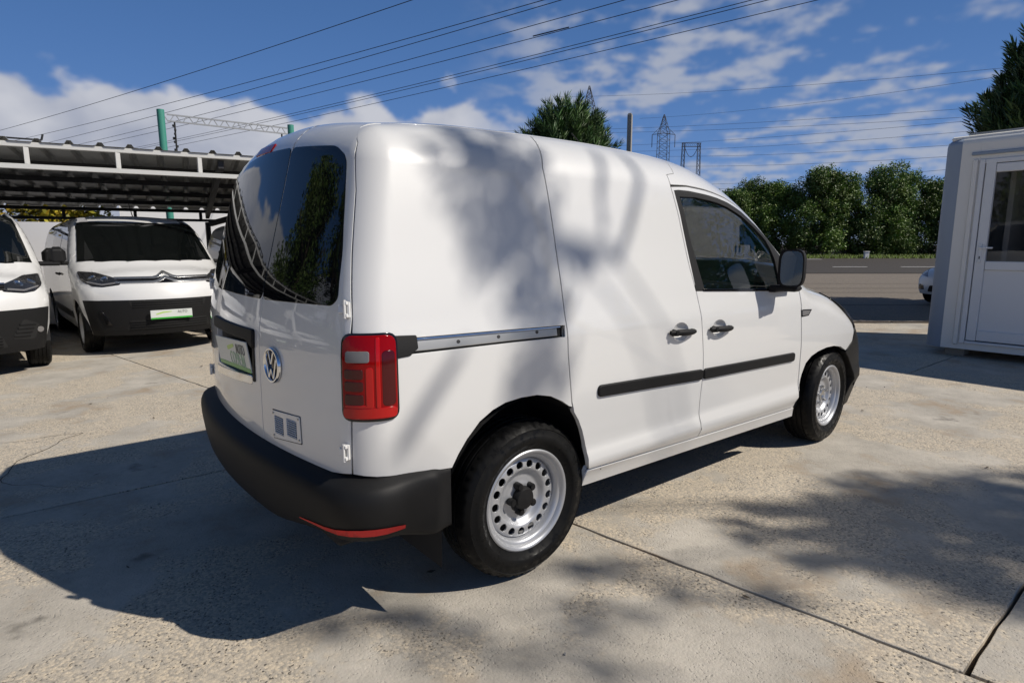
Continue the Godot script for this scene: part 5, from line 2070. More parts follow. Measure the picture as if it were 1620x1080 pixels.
	# hinges
	for q in [[0.682, 1.112, 0.799], [0.709, 0.675, 0.816]]:
		for s in [1.0, -1.0]:
			mb = MB.new()
			var c := Vector3(-q[0], q[1], q[2])
			var nn := S.N(c)
			var tn := nn.cross(Vector3.UP).normalized()
			if tn.x > 0:
				tn = -tn
			var bs := Basis(tn, Vector3.UP, nn)
			mb.box(c + nn * 0.007 + tn * 0.016, Vector3(0.020, 0.026, 0.012), 0.003, bs)
			mb.box(c + nn * 0.010 + Vector3.UP * 0.019, Vector3(0.018, 0.013, 0.016), 0.003, bs)
			mb.box(c + nn * 0.010 - Vector3.UP * 0.019, Vector3(0.018, 0.013, 0.016), 0.003, bs)
			mb.box(c + nn * 0.003 - tn * 0.006, Vector3(0.012, 0.050, 0.010), 0.003, bs)
			mb.tube([c + nn * 0.016 + Vector3.UP * -0.028, c + nn * 0.016 + Vector3.UP * 0.028], 0.0045, 8)
			part(rd if s > 0 else ld, "hinge", mb if s > 0 else mb.mirror(), W)
	# high brake light
	mb = MB.new()
	var bl := PackedVector2Array([S.inv("rear", Vector3(-0.620, 1.674, -0.19)), S.inv("rear", Vector3(-0.631, 1.668, 0.03)), S.inv("rear", Vector3(-0.610, 1.698, 0.035)), S.inv("rear", Vector3(-0.598, 1.704, -0.18))])
	panel(mb, S.surf("rear", 0.004), rounded(Array(bl), 0.006, 3), [], 0.03, 0.006, 0.002)
	part(t, "high_brake_light", mb, M.red_lens)
	# tail lights
	var tl := uvs(S, "side", [[-0.713, 0.777, 0.810], [-0.578, 0.772, 0.893], [-0.570, 0.79, 0.892], [-0.566, 1.02, 0.877], [-0.575, 1.041, 0.875], [-0.70, 1.040, 0.793]])
	var lo := tl[0]
	var wd := tl[2].x - tl[0].x
	var ht := tl[5].y - tl[0].y
	var box := func(a: float, b: float, c: float, d: float, r: float) -> PackedVector2Array: return rounded([lo + Vector2(a * wd, b * ht), lo + Vector2(c * wd, b * ht), lo + Vector2(c * wd, d * ht), lo + Vector2(a * wd, d * ht)], r, 5)
	for s in [1.0, -1.0]:
		var lamp := Node3D.new()
		lamp.name = "tail_light"
		t.add_child(lamp, true)
		for q in [
			["housing", 0.0, 0.0, 1.0, 1.0, 0.03, 0.007, 0.02, "black_gloss"],
			["lens", 0.06, 0.04, 0.945, 0.962, 0.024, 0.0125, 0.010, "red_lens"],
			["reverse_lamp", 0.12, 0.69, 0.50, 0.80, 0.006, 0.014, 0.004, "grey_lens"],
			["bright_band", 0.06, 0.04, 0.94, 0.15, 0.012, 0.0139, 0.004, "bright_red_lens"],
			["light_block", 0.10, 0.20, 0.40, 0.31, 0.006, 0.0138, 0.004, "dark_red_lens"],
			["light_block", 0.10, 0.36, 0.40, 0.46, 0.006, 0.0138, 0.004, "dark_red_lens"],
			["light_block", 0.10, 0.50, 0.40, 0.60, 0.006, 0.0138, 0.004, "dark_red_lens"],
			["light_guide", 0.46, 0.18, 0.56, 0.62, 0.008, 0.0139, 0.004, "bright_red_lens"],
			["light_guide", 0.10, 0.165, 0.56, 0.185, 0.003, 0.0141, 0.004, "bright_red_lens"],
			["side_reflector", 0.72, 0.18, 0.92, 0.80, 0.012, 0.0138, 0.004, "dark_red_lens"],
			["light_ridge", 0.62, 0.16, 0.665, 0.95, 0.004, 0.0147, 0.005, "bright_red_lens"],
		]:
			mb = MB.new()
			panel(mb, S.surf("side", q[6] * (1.0 if s > 0 else 0.4)), box.call(q[1], q[2], q[3], q[4], q[5]), [], 0.02, q[7], 0.003 if q[0] != "lens" else 0.006)
			part(lamp, q[0], mb if s > 0 else mb.mirror(), M[q[8]])

	# rear bumper: a moulding swept round the tail
	var path := []
	for k in 12:
		path.append([S.at("side", lerpf(-0.372, -0.45, k / 11.0), 0.5), smoothstep(0.0, 1.0, k / 11.0) * 0.45])
	for k in range(1, 12):
		path.append([S.at("side", -0.45 - 0.27 * k / 11.0, 0.5), 0.45 + 0.55 * smoothstep(0.0, 1.0, k / 9.0)])
	for k in range(0, 23):
		path.append([S.at("rear", lerpf(0.76, -0.76, k / 22.0), 0.5), 1.0])
	for k in range(11, 0, -1):
		path.append([S.at("side", -0.45 - 0.27 * k / 11.0, 0.5) * Vector3(1, 1, -1), 0.45 + 0.55 * smoothstep(0.0, 1.0, k / 9.0)])
	for k in range(11, -1, -1):
		path.append([S.at("side", lerpf(-0.372, -0.45, k / 11.0), 0.5) * Vector3(1, 1, -1), smoothstep(0.0, 1.0, k / 11.0) * 0.45])
	var prof := [[-0.012, 0.598], [0.000, 0.590], [0.020, 0.583], [0.046, 0.573], [0.060, 0.560], [0.068, 0.540], [0.071, 0.51], [0.070, 0.47], [0.066, 0.43], [0.058, 0.39], [0.047, 0.362], [0.034, 0.345], [0.012, 0.335], [-0.06, 0.330]]
	mb = MB.new()
	var rows := []
	var nrm := []
	for k in path.size():
		var p: Vector3 = path[k][0]
		var a: Vector3 = path[maxi(k - 2, 0)][0]
		var b: Vector3 = path[mini(k + 2, path.size() - 1)][0]
		var d := (b - a).normalized()
		var o := Vector3(d.z, 0, -d.x)
		if o.dot(Vector3(p.x + 0.2, 0, p.z)) < 0:
			o = -o
		var row := []
		var wgt: float = path[k][1]
		for q in prof:
			var off: float = lerpf(0.006, q[0], wgt) if q[0] > 0 else q[0]
			var lift: float = 0.05 * smoothstep(0.35, 0.75, absf(p.z)) * smoothstep(-0.42, -0.60, p.x) * clampf((0.54 - q[1]) / 0.16, 0.0, 1.0)
			var yy: float = q[1] + lift - (1.0 - wgt) * (0.030 if q[1] > 0.5 else -0.02) * clampf((path[k][0].x + 0.6) * 5.0, 0.0, 1.0)
			row.append(Vector3(p.x, yy, p.z) + o * off)
		rows.append(row)
	for k in rows.size():
		var ids := []
		for q in prof.size():
			var du: Vector3 = rows[mini(k + 1, rows.size() - 1)][q] - rows[maxi(k - 1, 0)][q]
			var dv: Vector3 = rows[k][mini(q + 1, prof.size() - 1)] - rows[k][maxi(q - 1, 0)]
			var nn := du.cross(dv).normalized()
			var outw := Vector3(rows[k][q].x + 0.2, 0.0, rows[k][q].z).normalized()
			if nn.dot(outw + Vector3.UP * (0.8 if q < 4 else (-0.8 if q > 10 else 0.0))) < 0:
				nn = -nn
			ids.append(mb.vert(rows[k][q], nn))
		nrm.append(ids)
	for k in rows.size() - 1:
		for q in prof.size() - 1:
			mb.quad(nrm[k][q], nrm[k + 1][q], nrm[k + 1][q + 1], nrm[k][q + 1])
	var bump := part(t, "rear_bumper", mb, M.black_plastic)
	# red reflectors low in the bumper corners
	for s in [1.0, -1.0]:
		mb = MB.new()
		var pr := []
		for k in range(16, 26):
			var e := (k - 16) / 9.0
			var tpk := 0.005 + 0.026 * sin(PI * clampf(e * 0.9 + 0.1, 0, 1)) * (1.0 - 0.4 * e)
			var row := []
			for q in [0.0, 1.0]:
				var y: float = 0.420 + q * tpk
				var j := 6
				while j < 11 and rows[k][j + 1].y > y:
					j += 1
				var a: Vector3 = rows[k][j]
				var b: Vector3 = rows[k][j + 1]
				var p := a.lerp(b, clampf((a.y - y) / maxf(a.y - b.y, 0.001), 0.0, 1.0))
				var o := Vector3(p.x + 0.2, 0, p.z).normalized()
				var nn := (o * 1.0 + Vector3.DOWN * 0.25).normalized()
				row.append(mb.vert(p + nn * 0.004, nn))
			if pr.size():
				mb.quad(pr[0], row[0], row[1], pr[1])
			pr = row
		part(bump, "reflector", mb if s > 0 else mb.mirror(), M.red_reflector)

	# roof, screen, bonnet, nose
	mb = MB.new()
	var roofp := PackedVector2Array()
	for x in [-0.43, 0.2, 0.7, 1.2]:
		roofp.append(Vector2(x, -0.597))
	for z in [-0.56, -0.4, -0.2, 0.0, 0.2, 0.4, 0.56]:
		roofp.append(Vector2(1.52 - 0.32 * z * z, z))
	for x in [1.2, 0.7, 0.2, -0.43]:
		roofp.append(Vector2(x, 0.597))
	panel(mb, top, roofp, [], 0.07, 0.01)
	part(t, "roof", mb, W)
	mb = MB.new()
	panel(mb, S.surf("top", -0.005), PackedVector2Array([Vector2(-0.50, 0.30), Vector2(-0.2, 0.30), Vector2(-0.2, 0.66), Vector2(-0.45, 0.66), Vector2(-0.52, 0.56)]), [], 0.05, 0.0)
	both.call("roof_gutter", mb, W)
	mb = MB.new()
	var ws := PackedVector2Array()
	for z in [-0.57, -0.4, -0.2, 0.0, 0.2, 0.4, 0.57]:
		ws.append(Vector2(1.535 - 0.32 * z * z, z))
	for z in [0.60, 0.66, 0.68, 0.5, 0.25, 0.0, -0.25, -0.5, -0.68, -0.66, -0.60]:
		ws.append(Vector2({0.60: 1.62, 0.66: 1.9, 0.68: 2.16}.get(absf(z), 2.46 - 0.62 * z * z), z))
	panel(mb, S.surf("top", -0.004), ws, [], 0.06, 0.006)
	part(t, "windscreen", mb, M.screen_glass)
	mb = MB.new()
	var hood := PackedVector2Array()
	for z in [-0.70, -0.5, -0.25, 0.0, 0.25, 0.5, 0.70]:
		hood.append(Vector2(2.47 - 0.62 * z * z, z))
	for z in [0.72, 0.60, 0.3, 0.0, -0.3, -0.60, -0.72]:
		hood.append(Vector2({0.72: 2.72}.get(absf(z), 3.30 - 0.62 * z * z), z))
	panel(mb, top, hood, [], 0.05, 0.02)
	part(t, "bonnet", mb, W)
	mb = MB.new()
	panel(mb, front, rect(-0.72, 0.60, 0.72, 0.88, 0.02), [], 0.05, 0.03)
	part(t, "grille", mb, M.black_gloss)
	mb = MB.new()
	panel(mb, S.surf("front", 0.012), rect(-0.74, 0.19, 0.74, 0.60, 0.02), [], 0.05, 0.04, 0.006)
	part(t, "front_bumper", mb, M.black_plastic)
	var hl := xy(S, [[2.89, 0.785], [2.735, 0.884], [2.62, 0.962]])
	mb = MB.new()
	panel(mb, S.surf("side", 0.007), PackedVector2Array([hl[0], hl[1], hl[2], S.inv("side", S.at("top", 2.63, 0.735)), S.inv("side", S.at("top", 2.9, 0.735)), Vector2(3.10, 0.93), Vector2(3.28, 0.85), Vector2(3.28, 0.74), Vector2(3.0, 0.75)]), [], 0.03, 0.02)
	both.call("headlight", mb, M.black_gloss)
	mb = MB.new()
	var bc := xy(S, [[2.795, 0.606], [2.87, 0.56], [2.945, 0.49], [2.985, 0.40], [2.975, 0.30], [2.95, 0.21]])
	var bpoly := PackedVector2Array()
	for p in bc:
		bpoly.append(p)
	bpoly.append_array([Vector2(3.0, 0.185), Vector2(3.34, 0.185), Vector2(3.34, 0.73), Vector2(3.0, 0.745), S.sxy(2.935, 0.745), S.sxy(2.905, 0.66)])
	var fb := func(u: float, v: float) -> Array: return S.surf("side", 0.004 + 0.03 * smoothstep(0.60, 0.26, v)).call(u, v)
	panel(mb, fb, bpoly, [], 0.035, 0.05, 0.006)
	both.call("bumper_corner", mb, M.black_plastic)

	# wheels and wheel housings
	var mbs := {}
	wheel(mbs, 0.3175, 0.195, 0.196, 17, 0.0172)
	add_wheel(t, mbs, Vector3(0.02, 0.3165, 0.838), 0.0, 0.4, true)
	add_wheel(t, mbs, Vector3(0.02, 0.3165, -0.838), 0.0, 1.4, true, true)
	add_wheel(t, mbs, Vector3(2.665, 0.3165, 0.838), 0.05, 0.15, false)
	add_wheel(t, mbs, Vector3(2.665, 0.3165, -0.838), 0.05, 0.9, false, true)
	for x in [0.0, 2.60]:
		mb = MB.new()
		var lining := []
		if x == 0.0:
			lining.append(Vector2(0.40, 0.36))
		for k in 17:
			var a := PI * k / 16.0
			lining.append(Vector2(x + cos(a) * (0.40 if x == 0.0 else 0.46), 0.36 + sin(a) * 0.385 if x == 0.0 else 0.33 + sin(a) * 0.35))
		if x == 0.0:
			lining.append(Vector2(-0.405, 0.20))
		for k in lining.size() - 1:
			var p: Vector2 = lining[k]
			var q: Vector2 = lining[k + 1]
			var zo := 0.866 if x == 0.0 else 0.84
			var o := Vector3(x, 0.3, 0) - Vector3((p.x + q.x) * 0.5, (p.y + q.y) * 0.5, 0)
			mb.flat([Vector3(p.x, p.y, zo), Vector3(q.x, q.y, zo), Vector3(q.x, q.y, 0.45), Vector3(p.x, p.y, 0.45)], o.normalized())
		var wall := [Vector3(x - 0.52, 0.2, 0.46)]
		for p in lining:
			wall.append(Vector3(p.x, p.y, 0.455))
		mb.flat(wall.slice(1), Vector3(0, 0, 1))
		both.call("wheel_housing", mb, M.dark_inside)
	# underside, load floor and a dark lining that closes the load space
	mb = MB.new()
	mb.box(Vector3(1.35, 0.34, 0), Vector3(2.1, 0.14, 1.55), 0.02)
	mb.box(Vector3(-0.56, 0.41, 0), Vector3(0.30, 0.22, 1.40), 0.02)
	for s in [1.0, -1.0]:
		mb.box(Vector3(-0.50, 0.44, s * 0.60), Vector3(0.18, 0.14, 0.46), 0.01)
	mb.box(Vector3(0.0, 0.36, 0), Vector3(0.7, 0.14, 0.88), 0.02)
	mb.box(Vector3(2.9, 0.40, 0), Vector3(1.1, 0.14, 0.88), 0.02)
	mb.tube([Vector3(0.0, 0.30, -0.8), Vector3(0.0, 0.30, 0.8)], 0.035, 8)
	part(t, "underbody", mb, M.dark_inside)
	mb = MB.new()
	mb.tube([Vector3(0.1, 0.30, -0.35), Vector3(-0.5, 0.30, -0.35)], 0.09, 14)
	part(t, "silencer", mb, M.dark_steel)
	mb = MB.new()
	mb.box(Vector3(0.98, 1.02, 0), Vector3(0.03, 1.25, 1.42), 0.004)
	part(t, "bulkhead", mb, M.dark_inside)
	for z in [0.40, -0.40]:
		var st := Node3D.new()
		st.name = "seat"
		t.add_child(st, true)
		mb = MB.new()
		mb.box(Vector3(1.45, 0.72, z), Vector3(0.50, 0.16, 0.48), 0.05)
		part(st, "cushion", mb, M.seat_cloth)
		mb = MB.new()
		mb.box(Vector3(1.17, 1.02, z), Vector3(0.14, 0.56, 0.46), 0.06, Basis(Vector3(0, 0, 1), 0.22))
		part(st, "backrest", mb, M.seat_cloth)
		mb = MB.new()
		mb.box(Vector3(1.10, 1.345, z), Vector3(0.09, 0.17, 0.26), 0.04, Basis(Vector3(0, 0, 1), 0.15))
		part(st, "headrest", mb, M.seat_cloth)
	mb = MB.new()
	mb.box(Vector3(2.22, 0.93, 0), Vector3(0.52, 0.26, 1.46), 0.06)
	part(t, "dashboard", mb, M.dark_inside)
	mb = MB.new()
	var sw := []
	for k in 25:
		var a := TAU * k / 24.0
		sw.append(Vector3(1.86, 1.02, -0.40) + Vector3(-0.32, 0.95, 0).normalized() * sin(a) * 0.185 + Vector3(0, 0, 1) * cos(a) * 0.185)
	mb.tube(sw, 0.015, 8, false)
	part(t, "steering_wheel", mb, M.black_plastic)
	# door mirrors
	for s in [1.0, -1.0]:
		var mr := Node3D.new()
		mr.name = "door_mirror"
		t.add_child(mr, true)
		mb = MB.new()
		var c := Vector3(1.735, 1.186, 0.985)
		var bs := Basis(Vector3.UP, 0.10)
		var f := func(u: float, v: float) -> Array:
			# a rounded shell, open at the back where the glass sits
			var a := u
			var sx := pow(absf(cos(a)), 0.5) * signf(cos(a))
			var sy := pow(absf(sin(a)), 0.5) * signf(sin(a))
			var k := sqrt(maxf(0.0, 1.0 - pow(clampf(v, 0, 1), 3.0)))
			var p := Vector3(0.085 * v - 0.035, sy * 0.100 * (0.25 + 0.75 * k), sx * 0.066 * (0.25 + 0.75 * k))
			return [c + bs * p, (bs * Vector3(0.3 + v * v * 1.6, sy * (1.2 - v * 0.6), sx * (1.2 - v * 0.6))).normalized()]
		panel(mb, f, rect(0, 0, TAU, 0.999), [], 0.09, 0.0)
		var cap := []
		for k in 30:
			var a := TAU * k / 30.0
			cap.append(c + bs * Vector3(0.05, pow(absf(sin(a)), 0.5) * signf(sin(a)) * 0.026, pow(absf(cos(a)), 0.5) * signf(cos(a)) * 0.017))
		mb.flat(cap, bs * Vector3(1, 0, 0))
		part(mr, "mirror_housing", mb if s > 0 else mb.mirror(), M.black_plastic)
		mb = MB.new()
		var rim := []
		var gls := []
		for k in 40:
			var a := TAU * k / 40.0
			var e := Vector3(0, pow(absf(sin(a)), 0.5) * signf(sin(a)), pow(absf(cos(a)), 0.5) * signf(cos(a)))
			rim.append(c + bs * Vector3(-0.034, e.y * 0.100, e.z * 0.066))
			gls.append(c + bs * Vector3(-0.026, e.y * 0.090, e.z * 0.056))
		var nn := bs * Vector3(-1, 0, 0)
		for k in 40:
			var k2 := (k + 1) % 40
			mb.flat([rim[k], rim[k2], gls[k2], gls[k]], nn)
		part(mr, "mirror_rim", mb if s > 0 else mb.mirror(), M.black_plastic)
		mb = MB.new()
		mb.flat(gls, (nn + Vector3(0, 0, -0.16)).normalized())
		part(mr, "mirror_glass", mb if s > 0 else mb.mirror(), M.mirror_glass)
		mb = MB.new()
		mb.box(Vector3(1.76, 1.078, 0.935), Vector3(0.10, 0.032, 0.15), 0.012, Basis(Vector3(0, 1, 0), 0.12))
		mb.box(Vector3(1.82, 1.068, 0.885), Vector3(0.22, 0.026, 0.05), 0.008)
		part(mr, "mirror_arm", mb if s > 0 else mb.mirror(), M.black_plastic)
	# aerial
	mb = MB.new()
	mb.tube([Vector3(1.3, 1.76, 0), Vector3(1.05, 1.93, 0)], [0.006, 0.003], 6)
	part(t, "aerial", mb, M.black_plastic)


# ---------------------------------------------------------------- the other vehicles; each is built facing +x with its front axle at the origin
func front_body() -> Body:
	var S := Body.new()
	S.rearc = 0.07
	S.crown = 0.06
	S.ra = 0.12
	S.rb = 0.12
	S.tc0 = -1.0
	S.tcl = 0.8
	S.tch = 0.3
	S.x0 = -3.7
	S.x1 = 0.15
	S.z0 = 0.55
	S.ytop = 1.5
	S.drop = 0.26
	S.xr = -3.5
	S.xf = 0.0
	S.ylow = 0.7
	S.setup(
		[[0.2, 0.86], [0.35, 0.90], [0.6, 0.935], [0.9, 0.955], [1.1, 0.95], [1.25, 0.93], [1.5, 0.875], [1.75, 0.80], [1.95, 0.74]],
		[[-4.2, 0.97], [-3.5, 1.0], [-0.2, 1.0], [0.3, 0.985], [0.6, 0.95], [0.95, 0.86]],
		[[0.2, -4.0], [1.0, -4.03], [1.4, -3.98], [1.9, -3.85]],
		[[-4.1, 1.80], [-3.5, 1.86], [-1.5, 1.90], [-1.0, 1.885], [-0.7, 1.82], [-0.2, 1.53], [0.25, 1.25], [0.40, 1.17], [0.6, 1.10], [0.8, 1.0], [0.95, 0.82]],
		[[0.2, 0.82], [0.4, 0.88], [0.7, 0.90], [0.85, 0.88], [0.98, 0.82], [1.15, 0.66]])
	return S


func arch_poly(x: float, y: float, r: float) -> PackedVector2Array:
	var out := PackedVector2Array([Vector2(x + r, y - 1.0)])
	for k in 21:
		var a := PI * k / 20.0
		out.append(Vector2(x + cos(a) * r, y + sin(a) * r))
	out.append(Vector2(x - r, y - 1.0))
	return out


func sides(t: Node3D, S: Body, names: Array, cuts: Array, lower: float, roof_phi: float, front_u: Callable, arches: Array, m: Material, cell := 0.07, pillar := 0.0) -> void:
	var outline := PackedVector2Array()
	var ua := S.x0 - RHO * 0.9
	outline.append(Vector2(ua, lower))
	var ub: float = front_u.call(lower)
	for k in 13:
		outline.append(Vector2(front_u.call(lerpf(lower, front_u.call(-1.0), k / 12.0)), lerpf(lower, front_u.call(-1.0), k / 12.0)))
	var xs := []
	for k in 30:
		xs.append(lerpf(S.x1, ua, k / 29.0))
	for x in xs:
		if x < outline[outline.size() - 1].x - 0.03 or outline[outline.size() - 1].x > S.x1:
			outline.append(Vector2(x, S.y0(maxf(x, S.x0)) + RHO * (lerpf(roof_phi, 0.55, smoothstep(-1.05, -0.55, x) * pillar))))
	var f := S.surf("side")
	for k in names.size():
		var a: float = -9.0 if k == 0 else cuts[k - 1]
		var b: float = 9.0 if k == names.size() - 1 else cuts[k]
		for g in Geometry2D.intersect_polygons(outline, rect(a + 0.003, -1, b - 0.003, 9)):
			var rest := [g]
			for ar in arches:
				var nx := []
				for q in rest:
					nx.append_array(Geometry2D.clip_polygons(q, ar))
				rest = nx
			for q in rest:
				if absf(area(q)) < 0.01:
					continue
				var mb := MB.new()
				panel(mb, f, q, [], cell, 0.02, 0.002)
				part(t, names[k], mb, m)
				part(t, names[k], mb.mirror(), m)
	var seal := MB.new()
	for c in cuts:
		panel(seal, S.surf("side", -0.016), rect(c - 0.02, lower + 0.1, c + 0.02, S.y0(c) + RHO * roof_phi), [], cell, 0.0)
	part(t, "door_seal", seal, M.rubber_seal)
	part(t, "door_seal", seal.mirror(), M.rubber_seal)


func area(q: PackedVector2Array) -> float:
	var s := 0.0
	for k in q.size():
		s += q[k].cross(q[(k + 1) % q.size()])
	return s * 0.5


func arch_lining(t: Node3D, x: float, r: float, z: float) -> void:
	var mb := MB.new()
	for k in 14:
		var a := PI * k / 14.0
		var b := PI * (k + 1) / 14.0
		var p := Vector3(x + cos(a) * r, 0.34 + sin(a) * r, z)
		var q := Vector3(x + cos(b) * r, 0.34 + sin(b) * r, z)
		mb.flat([p, q, q - Vector3(0, 0, 0.4), p - Vector3(0, 0, 0.4)], -Vector3(cos((a + b) * 0.5), sin((a + b) * 0.5), 0))
		mb.flat([Vector3(x, 0.34, z - 0.395), p - Vector3(0, 0, 0.395), q - Vector3(0, 0, 0.395)], Vector3(0, 0, 1))
	part(t, "wheel_housing", mb, M.dark_inside)
	part(t, "wheel_housing", mb.mirror(), M.dark_inside)


var front_wheel := {}


func make_front_van(label: String, kind: int) -> Node3D:
	var S := front_body()
	var t := thing("parked_van", label, "van", "vans parked under the carport")
	var W: Material = M.white_paint
	var fu := func(y: float) -> float:
		if y < 0.0:
			return 1.10
		return S.inv("side", S.at("front", 0.735, y)).x
	sides(t, S, ["rear_quarter", "sliding_door", "front_door", "front_wing"], [-2.45, -1.32, -0.30], 0.30, 1.15, fu, [arch_poly(0.0, 0.33, 0.40), arch_poly(-2.95, 0.33, 0.40)], W, 0.07, 1.0)
	arch_lining(t, 0.0, 0.405, 0.90)
	arch_lining(t, -2.95, 0.405, 0.90)
	var top := S.surf("top")
	var mb := MB.new()
	var pl := PackedVector2Array()
	for z in [-0.6, -0.3, 0.0, 0.3, 0.6]:
		pl.append(Vector2(-0.60 - 0.36 * z * z, z))
	pl.append_array([Vector2(-2, 0.62), Vector2(-3.75, 0.6), Vector2(-3.75, -0.6), Vector2(-2, -0.62)])
	panel(mb, top, pl, [], 0.12, 0.01)
	part(t, "roof", mb, W)
	mb = MB.new()
	pl = PackedVector2Array()
	for z in [-0.74, -0.3, 0.0, 0.3, 0.74]:
		pl.append(Vector2(-0.585 - 0.36 * z * z, z))
	for z in [0.85, 0.8, 0.6, 0.3, 0.0, -0.3, -0.6, -0.8, -0.85]:
		pl.append(Vector2(0.265 - 0.6 * z * z, z))
	panel(mb, S.surf("top", 0.006), pl, [], 0.07, 0.006)
	part(t, "windscreen", mb, M.screen_glass)
	mb = MB.new()
	panel(mb, S.surf("top", 0.003), grow(pl, -0.002), [rounded([Vector2(-0.64, 0.66), Vector2(-0.54, 0.0), Vector2(-0.64, -0.66), Vector2(-0.10, -0.78), Vector2(0.19, 0.0), Vector2(-0.10, 0.78)], 0.05, 3)], 0.07, 0.0)
	part(t, "windscreen_border", mb, M.black_gloss)
	mb = MB.new()
	pl = PackedVector2Array()
	for z in [-0.80, -0.6, -0.3, 0.0, 0.3, 0.6, 0.80]:
		pl.append(Vector2(0.285 - 0.6 * z * z, z))
	for z in [0.78, 0.62, 0.4, 0.2, 0.0, -0.2, -0.4, -0.62, -0.78]:
		pl.append(Vector2({0.78: 0.0, 0.62: 0.22, 0.4: 0.47, 0.2: 0.58, 0.0: 0.62}[absf(z)], z))
	panel(mb, top, pl, [], 0.06, 0.015, 0.003)
	part(t, "bonnet", mb, W)
	mb = MB.new()
	for z in [-0.32, 0.32]:
		var r: Array = top.call(0.22, z)
		mb.box(r[0] + r[1] * 0.006, Vector3(0.03, 0.012, 0.03), 0.004)
	part(t, "washer_jet", mb, M.black_plastic)
	# fascia below the bonnet
	mb = MB.new()
	pl = PackedVector2Array([Vector2(-0.74, 0.742), Vector2(0.74, 0.742)])
	for z in [0.74, 0.62, 0.4, 0.2, 0.0, -0.2, -0.4, -0.62, -0.74]:
		pl.append(Vector2(z, S.at("top", {0.74: 0.03, 0.62: 0.225, 0.4: 0.475, 0.2: 0.585, 0.0: 0.625}[absf(z)], z).y))
	panel(mb, S.surf("front"), pl, [], 0.05, 0.015, 0.002)
	part(t, "front_fascia", mb, W)
	var over := func(called: String, poly: PackedVector2Array, off: float, m: Material, parent: Node3D = t, both := false, lip := 0.003) -> void:
		var q := MB.new()
		panel(q, S.surf("front", off), poly, [], 0.05, maxf(off, 0.004) + 0.004, lip)
		part(parent, called, q, m)
		if both:
			part(parent, called, q.mirror(), m)
	over.call("grille", rounded([Vector2(-0.56, 0.955), Vector2(0.56, 0.955), Vector2(0.53, 1.028), Vector2(-0.53, 1.028)], 0.01, 2), 0.003, M.black_gloss)
	if kind == 0:
		# two bright bars that rise to a double chevron in the middle
		for q in [[1.016, 0.068], [0.962, 0.060]]:
			var y: float = q[0]
			var up: float = q[1]
			var bar := PackedVector2Array([Vector2(-0.56, y - 0.008), Vector2(-0.14, y - 0.008), Vector2(-0.085, y + 0.0), Vector2(0.0, y + up * 0.72), Vector2(0.085, y), Vector2(0.14, y - 0.008), Vector2(0.56, y - 0.008), Vector2(0.56, y + 0.012), Vector2(0.15, y + 0.012), Vector2(0.10, y + 0.024), Vector2(0.012, y + up + 0.012), Vector2(-0.012, y + up + 0.012), Vector2(-0.10, y + 0.024), Vector2(-0.15, y + 0.012), Vector2(-0.56, y + 0.012)])
			over.call("chrome_bar", bar, 0.014, M.bright_steel)
	else:
		for y in [0.963, 0.990, 1.017]:
			over.call("grille_bar", rect(-0.54, y - 0.006, 0.54, y + 0.004), 0.012, M.chrome if y > 1.0 else M.black_plastic)
	# headlights
	for s in [1.0, -1.0]:
		var lamp := Node3D.new()
		lamp.name = "headlight"
		t.add_child(lamp, true)
		var sh := [Vector2(0.885, 1.10), Vector2(0.72, 1.088), Vector2(0.535, 1.015), Vector2(0.515, 0.94), Vector2(0.70, 0.912), Vector2(0.80, 0.925), Vector2(0.885, 0.985)]
		for q in [["housing", 0.0, 0.004, "black_gloss"], ["lens", -0.008, 0.022, "clear_lens"]]:
			mb = MB.new()
			panel(mb, S.surf("front", q[2]), grow(rounded(sh, 0.02, 3), q[1]), [], 0.04, 0.01, 0.003)
			part(lamp, q[0], mb if s > 0 else mb.mirror(), M[q[3]])
		for q in [[0.66, 1.005, 0.045], [0.775, 1.02, 0.048]]:
			var r: Array = S.surf("front").call(q[0], q[1])
			mb = MB.new()
			mb.lathe([Vector2(q[2], 0.004), Vector2(q[2], 0.010), Vector2(q[2] * 0.8, 0.0045), Vector2(q[2] * 0.4, -0.004), Vector2(0.0, -0.004)], 20)
			var nn: Vector3 = r[1]
			var bx := Vector3.UP.cross(nn).normalized()
			var o := MB.new()
			o.add(mb, Transform3D(Basis(bx, nn.cross(bx), nn), r[0] + nn * 0.004))
			part(lamp, "reflector", o if s > 0 else o.mirror(), M.chrome)
		mb = MB.new()
		panel(mb, S.surf("front", 0.010), PackedVector2Array([Vector2(0.56, 0.953), Vector2(0.70, 0.930), Vector2(0.84, 0.965), Vector2(0.84, 0.978), Vector2(0.70, 0.944), Vector2(0.56, 0.966)]), [], 0.04, 0.008)
		part(lamp, "day_light", mb if s > 0 else mb.mirror(), M.grey_lens)
	# bumper
	over.call("front_bumper", PackedVector2Array([Vector2(-0.75, 0.28), Vector2(0.75, 0.28), Vector2(0.75, 0.738), Vector2(-0.75, 0.738)]), 0.006, M.black_plastic)
	mb = MB.new()
	var cu := PackedVector2Array()
	for y in [0.28, 0.4, 0.55, 0.738]:
		cu.append(Vector2(S.inv("side", S.at("front", 0.748, y)).x, y))
	cu.append_array([Vector2(0.36, 0.738), Vector2(0.385, 0.55), Vector2(0.405, 0.36), Vector2(0.41, 0.28)])
	panel(mb, S.surf("side", 0.006), cu, [], 0.06, 0.02, 0.003)
	part(t, "bumper_corner", mb, M.black_plastic)
	part(t, "bumper_corner", mb.mirror(), M.black_plastic)
	over.call("upper_intake", rounded([Vector2(-0.42, 0.625), Vector2(0.42, 0.625), Vector2(0.47, 0.735), Vector2(-0.47, 0.735)], 0.02, 3), 0.008, M.rubber_seal)
	for y in [0.645, 0.675, 0.705]:
		over.call("intake_slat", rect(-0.42, y, 0.42, y + 0.009), 0.016, M.black_plastic)
